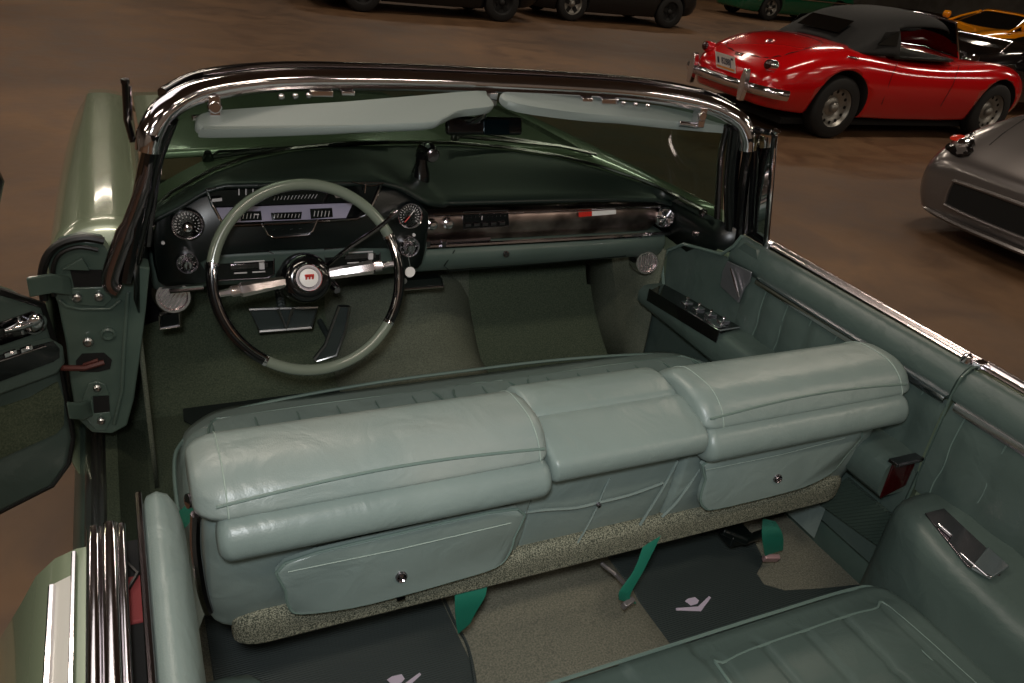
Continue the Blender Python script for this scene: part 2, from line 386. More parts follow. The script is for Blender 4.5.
# cluster recess
m = MB(); m.poly([D(*p) for p in [(206,191),(382,184),(371,214),(356,220),(230,226),(222,222)]], .004, (0,-1,0)); m.build('instrument_panel_face', 'black_gloss', dash)
m = MB(); strip(m, [(206,189),(212,205),(221,221),(231,226),(300,223),(357,219),(369,213),(376,198),(381,186)], .0030, .005); strip(m, [(206,189),(290,183),(381,183)], .0022, .005)
m.build('instrument_panel_bezel', 'chrome', dash)
m = MB(); m.poly([D(*p, .006) for p in [(216,208),(353,203),(346,218),(224,223)]], .002, (0,-1,0)); m.mi = 1
for q in ([(240,212),(261,211),(262,220),(241,221)],[(271,213),(302,212),(301,219),(272,220)],[(310,209),(332,208),(333,217),(311,219)]): m.poly([D(*p, .009) for p in q], .002, (0,-1,0))
m.mi = 2
for q in ([(254,214),(259,214),(259,215),(254,215)],[(212,199),(222,198),(222,201),(212,202)],[(334,195),(345,194),(347,197),(336,198)]): m.poly([D(*p, .011) for p in q], .001, (0,-1,0))
for k in range(13):
    u = 274+k*3.4; strip(m, [(u, 200-k*.15), (u+1.2+k*.12, 196.5-k*.2)], .0007, .008, 4)
for k in range(3): strip(m, [(239+k*7, 195),(239+k*7, 189)], .0016, .008, 4)
for k in range(5): strip(m, [(279+k*12, 190-k*.5),(279+k*12, 184-k*.5)], .0012, .008, 4)
for k in range(5): strip(m, [(243+k*3.6, 218.5),(244+k*3.6, 213.5)], .0008, .011, 4); strip(m, [(314+k*3.6, 216.5),(315+k*3.6, 211)], .0008, .011, 4)
for k in range(8): strip(m, [(274+k*3.5, 217.5),(275+k*3.5, 214)], .0007, .011, 4)
m.build('speedometer_scale', ['lavender','black_gloss','ivory'], dash)
m = MB(); m.poly([D(*p, .004) for p in [(264,223),(316,220),(311,234),(270,237)]], .006, (0,-1,0)); m.mi = 1; strip(m, [(262,224),(268,235),(274,238),(308,235),(313,231),(318,219)], .0024, .007)
for k in range(4): strip(m, [(272+k*9, 230.5-k*.5),(275+k*9, 230-k*.5)], .0012, .006, 4)
m.build('turn_signal_panel', ['dash_black','chrome'], dash)
m = MB(); strip(m, [(352,182),(372,186),(384,183)], .0016, .01); strip(m, [(366,184),(365,193)], .0016, .012); m.build('trip_reset_stalk', 'chrome', dash)
# round gauges
def gauge(c, R, name, kind=0, ax=(0,-1,.12), dark=False):
    m = MB(); c = V(c); w = V(ax).normalized(); a = V((1,0,0)); b = w.cross(a)*-1 if w.cross(a).z < 0 else w.cross(a)
    m.lathe([(R*.80,.004),(R*.86,.012),(R*.93,.014),(R,.006),(R,-.02)], c, w, 36)
    m.mi = 1; m.lathe([(0,.003),(R*.83,.004)], c, w, 36)
    m.mi = 2
    P = lambda ang, r, h=.006: c+(a*cos(ang)+b*sin(ang))*R*r+w*h
    for k in range(18 if kind < 2 else 8):
        t = radians(-40+260*k/17) if kind < 2 else 2*pi*k/8
        m.tube([P(t,.62),P(t,.74)], R*.022, 4)
    for k in range(9): t = radians(-20+220*k/8); m.tube([P(t,.44),P(t,.50)], R*.025, 4)
    if kind == 0: m.mi = 0; m.lathe([(R*.30,.004),(R*.26,.014),(0,.018)], P(-pi/2,.15,0), w, 16); m.tube([P(-2.6,.3,.016),P(-.6,.34,.016)], R*.05, 6)
    if kind == 1: m.mi = 2; m.tube([P(0,0,.009),P(radians(52),.55,.009)], R*.035, 4); m.mi = 3; m.tube([P(0,0,.010),P(radians(228),.62,.010)], R*.04, 4); m.mi = 0; m.lathe([(R*.14,.004),(0,.016)], c, w, 14)
    if kind == 2: m.mi = 0; m.lathe([(R*.5,.004),(R*.42,.024),(R*.30,.028),(0,.028)], c, w, 20); m.box(c+w*.03, (R*.2,.008,R*.8))
    return m.build(name, ['chrome','black_gloss','ivory','gauge_red'], dash)
gauge(at(187,224,'y',.795), .036, 'round_gauge', 0); gauge(at(409,215,'y',.795), .034, 'dashboard_clock', 1)
gauge(at(187,262,'y',.80), .025, 'light_switch', 2); gauge(at(408,246,'y',.80), .028, 'ignition_switch', 2)
for u, v, Rr in ((163,243,.004),(414,235,.004)):
    m = MB(); m.lathe([(Rr,-.004),(Rr,.002),(0,.005)], D(u,v,.008), (0,-1,0), 10); m.build('indicator_lamp', 'ivory', dash)
# green lower panel
m = MB(); pad(m, [(.838,.857),(.832,.815),(.848,.772),(.872,.752),(.92,.75),(.98,.80),(.96,.87)], -.725, -.06, .01, .003, .3, n=5); pad(m, [(.842,.822),(.836,.800),(.850,.768),(.872,.752),(.92,.75),(.98,.80),(.96,.83),(.87,.835)], -.07, .715, .003, .01, .3, n=5)
lowp = m.build('lower_dash_panel', 'paint_in', dash)
LY = .833
def Lp(u, v, d=0): return at(u, v, 'y', LY-d)
for q in ([(204,254),(266,250),(274,254),(274,274),(268,278),(206,281)], [(324,249),(374,245),(380,248),(380,260),(374,263),(326,268)]):
    m = MB(); P = [Lp(u, v, .004) for u, v in q]; m.poly(P, .012, (0,-1,0)); m.mi = 1; m.tube(P, .0022, 6, closed=True)
    c = sum(P, V())/6; w = (P[1]-P[0]).normalized(); L = abs(P[1].x-P[0].x)
    m.box(c+V((0,-.004,0)), (L*.62,.004,.012)); m.mi = 2; m.box(c+V((0,-.006,.012)), (L*.5,.003,.003)); m.box(c+V((L*.2,-.008,0)), (.012,.008,.016))
    for k in (-1, 1): m.box(c+V((L*.15*k,-.006,-.016)), (.03,.003,.003))
    m.build('heater_control_panel', ['black_gloss','chrome_dark','ivory'], dash, bevel=.001)
# passenger side: bright band with radio
R_ = []
for i in range(25):
    x = -.075+(.725+.075)*i/24; k = 1 if x < .62 else 1-.5*((x-.62)/.105)**2
    R_.append([V((x, y+(.02 if x > .68 else 0), .878+(z-.878)*k)) for y, z in ((.90,.918),(.872,.919),(.862,.905),(.858,.88),(.862,.855),(.868,.838),(.90,.836))])
m = MB(); m.loft(R_); m.build('radio_band', 'chrome_wav', dash, angle=60)
m = MB(); m.tube([V((x, .846, .832+.004*abs(x-.35))) for x in [-.07+.80*i/20 for i in range(21)]], .007, 8)
m.tube([V((x, .858, .917)) for x in [-.04+.72*i/20 for i in range(21)]], .003, 6); m.build('band_moulding', 'chrome', dash)
BY = .857
def B_(u, v, d=0): return at(u, v, 'y', BY-d)
m = MB(); P = [B_(u, v, .0) for u, v in ((463,212),(508,210),(509,226),(463,229))]; m.poly(P, .006, (0,-1,0)); m.mi = 1; m.tube(P, .0015, 6, closed=True)
for k in range(5): p = B_(468+k*8.5, 225-k*.4, .004); m.box(p, (.016,.006,.008))
for k in range(10): p = B_(467+k*4.2, 217.5-k*.2, .003); m.box(p, (.002,.002,.004))
m.mi = 2; m.box(B_(482,218,.004), (.002,.002,.012))
m.build('radio', ['black_gloss','chrome_dark','ivory'], dash, bevel=.0008)
for u, v in ((431,224),(447,223),):
    m = MB(); m.lathe([(.016,0),(.014,.012),(.010,.014),(.009,.022),(0,.024)], B_(u,v), (0,-1,.1), 24); m.build('radio_knob', 'chrome', dash)
m = MB(); m.poly([B_(*p, .002) for p in ((592,211.5),(616,210),(616,214),(592,216))], .003, (0,-1,0)); m.mi = 1; m.poly([B_(*p, .0025) for p in ((579,212.5),(592,211.5),(592,216),(579,217))], .003, (0,-1,0))
m.build('band_badge', ['white','gauge_red'], dash)
m = MB(); c = at(664,217,'y',.85); m.lathe([(.030,-.02),(.032,.004),(.028,.012),(.024,.004),(.010,.006),(0,.016)], c, (-.25,-1,.1), 28)
for k in range(6): t = k*pi/3; m.tube([c+V((0,-.008,0)), c+V((cos(t)*.026,-.010,sin(t)*.026))], .0035, 5)
m.build('end_air_vent', 'chrome', dash)
m = MB(); 
for u in (601,612,625,640): m.lathe([(.004,0),(.003,.006)], at(u, 238-(u-600)*.03, 'y', .846), (0,-1,.2), 8)
m.tube([at(425,243,'y',.845),at(490,239,'y',.845)], .006, 6)
for u in (427,443): m.box(at(u,243,'y',.84), (.012,.02,.016))
m.build('switch_row', 'chrome_dark', dash)
# glovebox door, lock
m = MB(); P = [at(*p,'y',.838) for p in ((455,250),(560,246),(628,243),(626,256),(560,262),(450,271),(444,266))]; 
m.tube(P[:1]+P[6:]+P[5:4:-1]+P[4:2:-1], .0016, 5); m.build('glovebox_seam', 'dash_black', lowp)
m = MB(); m.lathe([(.009,-.002),(.009,.004),(.006,.008),(0,.008)], at(506,254,'y',.826), (0,-1,.1), 16); m.build('glovebox_lock', 'chrome_dark', lowp)
m = MB(); P = [at(*p,'y',.87) for p in ((402,281),(441,278),(443,286),(404,289))]; m.poly(P, .03, (0,-1,0)); m.mi = 1; m.tube([P[1]+V((0,-.003,0)), P[2]+V((0,-.003,0)), P[3]+V((0,-.003,0))], .003, 6); m.build('ash_receiver', ['dash_black','chrome'], dash)
# kick vents on each side
for u, v, x_, Rr in ((173,296,-1,.040),(646,262,1,.036)):
    c = at(u, v, 'y', .86 if x_ < 0 else .85); ax = (0,-1,.25) if x_ < 0 else (-.35,-1,.2)
    m = MB(); m.lathe([(Rr*.75,.004),(Rr*.82,.014),(Rr*.95,.014),(Rr*1.05,.004),(Rr*1.15,-.05)], c, ax, 32)
    w = V(ax).normalized(); a = w.cross(V((0,0,1))).normalized(); b = w.cross(a)
    m.mi = 1; m.lathe([(0,.002),(Rr*.8,.002)], c, w, 24); m.mi = 0
    for k in range(-3, 4):
        hL = Rr*.72*sqrt(max(.05, 1-(k/3.6)**2)); d1 = (a*cos(.9)+b*sin(.9)) if x_ < 0 else b; d2 = w.cross(d1)
        m.tube([c+d2*Rr*.2*k+d1*hL+w*.006, c+d2*Rr*.2*k-d1*hL+w*.006], .0011, 5)
    m.build('air_vent', ['chrome_soft','void'], dash)
m = MB(); P = [at(u, v, 'y', .88) for u, v in ((160,316),(180,313),(180,326),(160,329))]; m.tube([P[0],P[3],P[2],P[1]], .004, 6); m.mi = 1; m.poly(P, .02, (0,-1,0)); m.build('hood_release_handle', ['chrome','dash_black'], dash)
# sensor on the pad
m = MB(); b = V((-.035,.985,.985)); m.lathe([(.026,-.02),(.024,.01),(.017,.03),(.014,.06)], b, (.0,.0,1), 20); m.tube(catmull([b+V((0,0,.05)),b+V((.002,-.01,.075)),b+V((.006,-.035,.08)),b+V((.01,-.05,.07))], 4), .018, 12)
m.mi = 1; m.lathe([(.019,0),(.02,.004),(.016,.008),(0,.006)], b+V((.01,-.052,.069)), (.1,-1,-.3), 18); m.build('headlight_sensor', ['black_gloss','chrome_dark'], dash)

# --- steering column and wheel
th = .419; WC = V((-.41,.612,.875)); U = V((0, sin(th), cos(th))); W = V((0, -cos(th), sin(th)))   # W looks at the driver
m = MB(); m.lathe([(.052,0),(.058,.03),(.046,.06),(.040,.12),(.034,.30)], WC-W*.045, -W, 24); m.build('steering_column', 'dash_black', car)
def ring(a0, a1, R, n, off=0): return [WC+W*off+(V((1,0,0))*cos(radians(a0+(a1-a0)*i/n))+U*sin(radians(a0+(a1-a0)*i/n)))*R for i in range(n+1)]
m = MB(); m.tube(ring(24,168,.2035,40), .0125, 14); m.tube(ring(237,326,.2035,26), .0125, 14); sw = m.build('steering_wheel', 'wheel_green', car)
m = MB(); m.tube(ring(168,237,.2035,24), .0122, 14); m.tube(ring(-34,24,.2035,22), .0122, 14); m.build('rim_grip', 'black_gloss', sw, split=True)
m = MB(); m.tube(ring(168,237,.199,24,.0118), .0028, 6); m.tube(ring(-34,24,.199,22,.0118), .0028, 6)
for a in (24,168,237,326): m.tube(ring(a-1,a+1,.2035,2), .0133, 14)
m.build('rim_trim', 'chrome', sw, split=True)
HC = WC-W*.045
m = MB(); m.lathe([(.0,.0),(.048,-.01),(.056,0),(.054,.014),(.044,.024),(.034,.026)], HC, W, 32); m.build('horn_hub', 'black_gloss', sw)
m = MB(); m.lathe([(.031,.022),(.0325,.030),(.029,.036),(.0225,.030),(.0215,.024)], HC, W, 32); m.build('hub_ring', 'chrome', sw)
m = MB(); m.lathe([(.021,.026),(.0205,.033),(.012,.036),(0,.037)], HC, W, 28); m.mi = 1
for k in range(-1, 2): m.box(HC+W*.038+V((1,0,0))*.007*k, (.004,.003,.018), (th,0,0))
m.box(HC+W*.038+U*.005, (.020,.003,.006), (th,0,0))
m.build('hub_emblem', ['white','gauge_red'], sw)
for s, ang in ((-1,186),(1,6)):
    d = V((1,0,0))*cos(radians(ang))+U*sin(radians(ang)); q = W.cross(d); rings = []
    for r_, off, hw, ht in ((.045,-.035,.012,.008),(.075,-.032,.013,.009),(.10,-.024,.014,.008),(.145,-.012,.016,.008),(.15,-.011,.012,.006),(.165,-.006,.012,.006),(.17,-.005,.008,.005),(.20,0,.007,.005)):
        c = WC+d*r_+W*off; rings.append([c+q*a*hw+W*b*ht for a, b in ((-1,-.4),(-.6,-1),(.6,-1),(1,-.4),(1,.4),(.5,1),(-.5,1),(-1,.4))])
    m = MB(); m.loft(rings); m.build('spoke', 'chrome_soft', sw, angle=30)
# levers
m = MB(); P = [at(326,266,'y',.70),at(350,247,'y',.66),at(378,228,'y',.62),at(394,214,'y',.60)]; m.tube(catmull(P,3), .005, 8); m.lathe([(.008,-.01),(.009,.006),(.004,.014)], P[-1], (.5,-.3,.7), 12)
m.build('gear_selector_lever', 'chrome_dark', car)
m = MB(); P = [at(204,288,'y',.70),at(170,291,'y',.72)]; m.tube(P, .006, 8); m.build('turn_signal_lever', 'chrome_dark', car)
m = MB(); m.lathe([(.011,-.03),(.011,.0),(.008,.008),(0,.008)], at(336,289,'y',.74), (.2,-1,-.1), 16); m.build('ignition_lock_cap', 'chrome_dark', car)
# pedals
m = MB(); P = [at(u, v, 'y', 1.03) for u, v in ((249,309),(317,307),(311,327),(259,331))]; m.poly(P, .02, (0,-1,.3)); m.mi = 1; m.tube([p+V((0,-.005,.001)) for p in P], .005, 6, closed=True)
m.tube([at(278,309,'y',1.02),at(286,328,'y',1.02),at(293,308,'y',1.02)], .006, 6); m.mi = 0
m.tube([at(283,318,'y',1.04),V((-.40,1.18,.75))], .012, 8)
m.build('brake_pedal', ['mat_rubber','steel'], car)
m = MB(); P = [at(u, v, 'y', 1.06) for u, v in ((339,306),(349,306),(345,330),(336,355),(316,361),(314,359),(325,345))]; m.poly(P, .015, (0,-1,.2)); m.mi = 1; m.tube([p+V((0,-.004,.001)) for p in P], .0035, 6, closed=True); m.mi = 0
m.tube([at(330,340,'y',1.07),V((-.26,1.22,.46))], .01, 8); m.build('accelerator_pedal', ['mat_rubber','steel'], car)
# --- cabin floor, toe board, tunnel, kick panels
FZ = .30
prof = [(-.35,.262),(.32,.262),(.36,.28),(.45,FZ),(.95,FZ),(1.02,.31),(1.12,.39),(1.21,.50),(1.25,.62),(1.255,.86)]
pf = catmull([(0,a,b) for a, b in prof], 5)
m = MB(); m.grid([[V((x, p.y, p.z)) for x in ((-.82,-.6,-.3,0,.3,.6,.80) if p.z < .5 else (-.70,-.6,-.3,0,.3,.6,.70))] for p in pf if p.y > .33]); m.build('front_floor_carpet', 'carpet', car)
m = MB(); m.grid([[V((x, p.y, p.z)) for x in (-.80,-.4,0,.4,.80)] for p in pf if p.y < .38] ); m.build('rear_floor_carpet', 'carpet_tan', car)
G = []
for i in range(30):
    y = -.34+1.6*i/29; zf = interp([(a, b) for a, b in prof], y)[0]; hgt = .045 if y < .3 else .045+.17*min(1, max(0, (y-.55)/.5))
    if y > 1.1: hgt *= max(.2, 1-(y-1.1)/.3)
    G.append([V((-.24+.48*j/14+.0, y, zf+hgt*(cos(pi*(j/14-.5)))**.6-.003 if 0 < j < 14 else zf-.003)) for j in range(15)])
m = MB(); m.grid([g for g in G if g[0].y > .36]); m.build('transmission_tunnel', 'carpet_mid', car)
m = MB(); m.grid([g for g in G if g[0].y < .42]); m.build('transmission_tunnel', 'carpet_tan', car)
for s in (-1, 1):
    m = MB(); m.grid([[V((s*(.725 if s > 0 else .768), y, z)) for z in (.29,.45,.6,.78)] for y in ((.84 if s > 0 else .70),.95,1.1,1.28)]); m.build('kick_panel', 'carpet_mid', car, solid=.01)
m = MB(); m.box((.0,.55,.20), (1.70,1.85,.04)); m.box((0,1.29,.58), (1.4,.03,.6)); m.build('floor_pan', 'void', car)
m = MB(); m.box((.30,1.20,.68), (.9,.10,.10)); m.box((-.35,1.12,.73), (.7,.2,.05)); m.build('heater_box', 'dash_black', car, bevel=.02)
# --- sills
for s in (-1, 1):
    m = MB(); along_y(m, [(s*.862,.402),(s*.862,.419),(s*.868,.422),(s*.875,.418),(s*.880,.423),(s*.886,.418),(s*.892,.423),(s*.900,.420),(s*.905,.415),(s*.905,.40)], -.16, .84); sp = m.build('sill_plate', 'steel', car)
    m = MB(); along_y(m, [(s*.80,.262),(s*.80,.30),(s*.835,.40),(s*.862,.412),(s*.905,.405),(s*.93,.38),(s*.945,.28),(s*.92,.17),(s*.80,.17)], -.9, .95)
    m.build('rocker_panel', 'jamb', car, angle=50)
m = MB(); along_y(m, [(-.862,.41),(-.79,.272),(-.77,.268),(-.77,.295),(-.80,.315),(-.838,.412),(-.862,.421)], -.15, .95); m.build('sill_carpet', 'carpet', car)

# --- hinge pillar on the open side
def J(u, v, d=0): return at(u, v, 'y', .66-d)
m = MB(); m.poly([J(*p) for p in [(47,262),(58,246),(80,240),(102,243),(115,262),(150,268),(146,310),(141,350),(134,400),(127,426),(112,434),(92,433),(76,418),(70,380),(66,345),(58,305),(52,290)]], .05, (0,-1,0))
hp_ = m.build('hinge_pillar', 'jamb', car, bevel=.004, angle=30)
m = MB(); m.tube(catmull([J(*p, .006) for p in [(44,300),(42,275),(48,255),(62,243),(84,238),(104,241)]], 5), .008, 8); m.tube(catmull([J(*p,.006) for p in [(54,296),(53,270),(60,254),(78,247),(98,250)]], 5), .0045, 8); m.build('door_seal', 'black', hp_, split=True)
m = MB()
for q in ([(70,270),(106,270),(112,285),(106,287),(74,287)], [(76,361),(82,354),(104,353),(112,360),(110,369),(98,372),(80,372),(76,368)], [(93,397),(109,396),(110,412),(94,413)]): m.poly([J(*p, .003) for p in q], .002, (0,-1,0))
m.build('jamb_opening', 'void', hp_, split=True)
m = MB(); m.poly([J(*p,.006) for p in [(72,288),(110,287),(112,300),(104,307),(76,305),(68,298)]], .005, (0,-1,0)); m.poly([J(*p,.012) for p in [(61,270),(82,258),(90,271)]], .01, (0,-1,0))
for q in ([(88,384),(97,381),(106,385),(110,396),(94,396),(92,398),(94,414),(110,412),(112,418),(106,430),(96,431),(86,420),(82,400)],): m.poly([J(*p,.005) for p in q], .004, (0,-1,0))
m.tube([J(*p,.003) for p in [(60,300),(66,306),(80,309),(110,309),(121,300)]], .004, 6); m.tube([J(*p,.003) for p in [(128,292),(124,345),(122,390),(114,424)]], .005, 6)
m.build('hinge_plate', 'jamb', hp_, bevel=.002, split=True)
m = MB()
for u, v, r_ in ((77,298,.009),(99,297,.009),(88,342,.010),(97,388,.008),(101,421,.008)): m.lathe([(r_,-.004),(r_,.003),(r_*.6,.006),(0,.005)], J(u,v,.012), (0,-1,0), 12)
m.mi = 1; m.lathe([(.014,-.004),(.015,.003),(.011,.006),(.008,.0)], J(108,334,.004), (0,-1,0), 16); m.build('jamb_screw', ['steel','jamb'], hp_, split=True)
m = MB(); m.tube([J(76,366,-.01),J(86,364,.004),J(98,360,.006)], .004, 6); m.tube([J(62,368,.03),J(84,368,.008),J(104,362,.004)], .006, 6); m.build('door_wiring', mat('wiring_brown', (84,40,34), .6), hp_, split=True)
# --- open driver's door
DD = V((-.837,-.547,0)); DN = V((.547,-.837,0)); H0 = V((-.915,.665,0))
def DP(u, v, d=0):
    """photo point on the inner face of the open door"""
    r_ = RM @ V(((u-512)/FPX, (341.5-v)/FPX, -1)); o = H0+DN*d; t = (o-CAM).dot(DN)/r_.dot(DN); return CAM+r_*t
def dl(s_, z, d=0): return H0+DD*s_+DN*d+V((0,0,z))
zb = DP(60,436).z
# door outline in (distance from hinge, height)
ol = [(.015,.83),(.0,.70),(.0,.50),(.02,.44),(.06,.405),(1.05,.40),(1.12,.46),(1.13,.90),(.22,.905),(.09,.885)]
olc = [dl(a, b) for a, b in ol]
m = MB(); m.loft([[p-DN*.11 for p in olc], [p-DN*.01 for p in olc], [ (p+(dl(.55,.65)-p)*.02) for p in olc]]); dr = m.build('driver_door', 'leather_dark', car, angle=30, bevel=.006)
m = MB(); m.loft([[p-DN*.125 for p in olc], [p-DN*.112 for p in olc]]); m.build('door_skin', 'body', dr)
m = MB(); m.poly([DP(u,v,.003) for u, v in [(-60,350),(-60,318),(2,322),(34,311),(42,318),(46,330),(2,345)]], .004, DN); m.build('handle_plate', 'black_gloss', dr)
m = MB(); m.lathe([(.022,0),(.022,.008),(.014,.014),(0,.015)], DP(34,323,.004), DN, 20); m.tube([DP(34,323,.012),DP(20,326,.014),DP(4,331,.014)], [.005,.010,.004], 10); m.tube([DP(18,317,.012),DP(23,334,.012)], .003, 8); m.build('door_handle', 'chrome', dr)
A = [DP(u,v,.0) for u, v in [(-70,374),(0,351),(48,337),(56,342),(58,358),(50,369),(0,387),(-70,412)]]
m = MB(); m.loft([A, [p+DN*.025 for p in A], [p+DN*.03+(sum(A,V())/8-p)*.06 for p in A]]); arm = m.build('armrest', 'leather_dark', dr, bevel=.006)
m = MB(); m.poly([p+DN*.033 for p in [DP(u,v) for u, v in [(-60,364),(0,347),(44,336),(50,343),(50,352),(44,356),(0,372),(-60,394)]]], .003, DN); m.build('window_switch_panel', 'black_gloss', arm)
m = MB()
for u in (-14, 10, 26): q = DP(u, 356-u*.28, .035); m.box(q, (.022,.006,.008), (0,0,.58)); m.tube([q, q+DN*.008+V((0,0,.005))], .003, 6)
m.tube([DP(-40,373,.036),DP(10,358,.036),DP(46,346,.036)], .0012, 6); m.build('window_switch', 'chrome', arm)
LC = [DP(u,v,.004) for u, v in [(-80,440),(0,408),(30,398),(58,382),(64,400),(64,425),(56,434),(0,459),(-80,496)]]
m = MB(); m.poly(LC, .008, DN); m.build('door_lower_carpet', 'carpet', dr)
m = MB(); m.tube([dl(a, b, -.012) for a, b in [(.20,.905),(.09,.885),(.015,.83),(.0,.70),(.0,.50),(.02,.44),(.06,.405),(.6,.40)]], .009, 8); m.build('door_seal', 'black', dr)
# folded belt top of the door with the foot of its vent window
m = MB(); pr = [(-.10,.885),(-.10,.93),(-.06,.955),(-.01,.945),(.01,.915),(.005,.885)]
m.loft([[dl(s_, z, d) for d, z in pr] for s_ in (.09,.3,.7,1.1)]); m.build('belt_pad', 'leather_dark', dr, bevel=.008)
m = MB(); m.tube([dl(.075,.945,-.05),dl(.16,.965,-.05),dl(.6,.965,-.05)], .013, 8); m.tube([dl(.05,.93,-.08),dl(.6,.945,-.085)], .008, 8); m.tube([dl(.08,.95,-.05),dl(.03,1.08,-.05),dl(.06,1.22,-.06),dl(.30,1.25,-.07),dl(.34,.96,-.05)], .008, 8)
vf = m.build('vent_window_frame', 'black_gloss', dr)
m = MB(); m.poly([dl(.09,.96,-.05),dl(.045,1.08,-.05),dl(.075,1.21,-.06),dl(.29,1.235,-.07),dl(.33,.97,-.05)]); m.build('vent_window_glass', 'glass_side', dr)
# hinge arms
for P, name in (([(28,287),(52,283),(72,286)], 'door_hinge'), ([(68,410),(82,411),(92,407)], 'door_hinge')):
    Q_ = [J(u, v, d) for (u, v), d in zip(P, (.06,.035,.0))]
    m = MB(); rings = [[q+V((0,0,a))+V((0,-b,0)) for a, b in ((-.020,-.004),(.020,-.004),(.020,.006),(-.020,.006))] for q in Q_]; m.loft(rings); m.build(name, 'jamb', car, bevel=.003)

# --- passenger door
DY0, DY1 = .585, -.145
door = MB(); along_y(door, [(.752,.40),(.752,.86),(.80,.915),(.86,.905),(.905,.86),(.935,.78),(.94,.60),(.93,.40)], DY1, .90); door = door.build('passenger_door', 'body', car, angle=35)
def side_panels(parent, s, y0, y1, wid=.085, z0=.66, z1=.845, xx=.748):
    G = []; n = int(abs(y1-y0)/wid*8)
    for i in range(n+1):
        y = y0+(y1-y0)*i/n; ph = (y/wid) % 1; bul = .010*(sin(pi*ph)**.45)
        G.append([V((s*(xx-bul*min(1, 6*k*(1-k)+.15)), y, z0+(z1-z0)*k)) for k in [j/6 for j in range(7)]])
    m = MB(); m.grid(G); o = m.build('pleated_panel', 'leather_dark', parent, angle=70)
    y = math.ceil(min(y0,y1)/wid)*wid
    while y < max(y0,y1):
        m = MB(); m.tube(catmull([V((s*(xx-.002), y+.003*sin(k*2.3), z0+(z1-z0)*k/5)) for k in range(6)], 3), .0018, 5); m.build('pleat_seam', 'seam', parent); y += wid  # pale wavy tubes: seams with their highlights put into the colour
    return o
m = MB(); along_y(m, [(.742,.85),(.737,.872),(.741,.897),(.754,.918),(.772,.927),(.786,.920),(.79,.85)], DY1, DY0, 6); m.build('belt_pad', 'leather_dark', door, angle=80)
side_panels(door, 1, DY1, .50)
m = MB(); along_y(m, [(.745,.38),(.742,.66),(.76,.66),(.76,.38)], DY1, .88); m.build('lower_door_panel', 'leather_dark', door)
m = MB(); P = [at(u,v,'x',.742) for u, v in [(668,250),(684,243),(706,249),(727,258),(744,243),(756,250),(760,275),(752,285),(748,300),(740,330),(664,290)]]; m.poly(P, .012, (-1,0,0)); m.build('front_door_panel', 'leather_dark', door, smooth=False)
m = MB(); m.tube([at(u,v,'x',.733) for u, v in [(664,292),(662,262),(668,250),(684,244),(706,250),(722,254),(734,246),(742,236)]], .005, 6); m.build('panel_piping', 'seam', door)
m = MB(); along_y(m, [(.742,.838),(.735,.839),(.733,.846),(.734,.854),(.742,.856)], DY1+.005, .46); m.build('trim_strip', 'chrome', door)
m = MB(); P = [at(u,v,'x',.730) for u, v in [(727,261),(751,272),(749,282),(744,288),(738,303),(720,286),(722,272)]]; m.poly(P, .006, (-1,0,0)); pl = m.build('door_handle_plate', mat('handle_satin', (150,150,156), .3, .8), door, bevel=.002)
m = MB(); m.tube([at(u,v,'x',.72) for u, v in [(731,268),(735,281),(739,297)]], [.004,.006,.003], 6, flat=.5); m.build('door_handle', 'chrome', pl)
# armrest with switches
def arm_sec(y):
    k = min(1, max(0, (y-.42)/.38)); zt = .70-.03*k; xi = .652+.0*k
    return [(xi+.018,.60),(xi,.62),(xi,zt-.02),(xi+.015,zt-.003),(xi+.04,zt),(.745,zt),(.745,.60)]
m = MB(); m.loft([[V((a, y, b)) for a, b in arm_sec(y)] for y in (-.135,.1,.3,.42,.5,.6,.7,.80,.84)]); ar = m.build('armrest', 'leather_dark', door, angle=50)
m = MB(); P = [V((.66,.79,.676)),V((.725,.82,.676)),V((.738,.74,.678)),V((.738,.47,.704)),V((.66,.455,.703))]; m.poly(P, .004, (0,0,1)); m.poly([V((.650,.79,.680)),V((.650,.455,.708)),V((.650,.455,.672)),V((.650,.79,.64))], .003, (-1,0,0)); sp_ = m.build('window_switch_panel', 'black_gloss', ar)
m = MB()
for k in range(4): y = .50+.055*k; m.box((.70,y,.708-.0008*k*10), (.03,.02,.012)); m.tube([(.70,y,.71-.006*k),(.69,y-.01,.728-.006*k)], .0045, 6)
m.tube([(.655,.46,.705),(.655,.60,.695)], .003, 6); m.tube([(.655,.46,.706),(.735,.465,.706)], .003, 6); m.box((.675,.50,.705), (.03,.05,.006))
m.build('window_switch', 'chrome', ar, bevel=.001, split=True)
m = MB(); m.poly([V((.664,-.139,.692)),V((.738,-.139,.692)),V((.738,-.139,.62)),V((.668,-.139,.60))], .006, (0,-1,0)); lp = m.build('courtesy_lamp', 'red_lamp', ar, bevel=.002)
m = MB(); m.box((.70,-.139,.699), (.085,.022,.008)); m.tube([(.665,-.148,.698),(.735,-.148,.698)], .004, 6); m.build('lamp_bezel', 'chrome_dark', ar, bevel=.001)
m = MB(); P = [at(u,v,'x',.70) for u, v in [(818,503),(846,478),(896,520),(886,552)]]; m.poly(P, .01, (-1,0,0)); m.build('lower_door_carpet', mat('quilted_green_carpet', (46,62,54), .9, wave=(60,'DIAGONAL',1)), door)
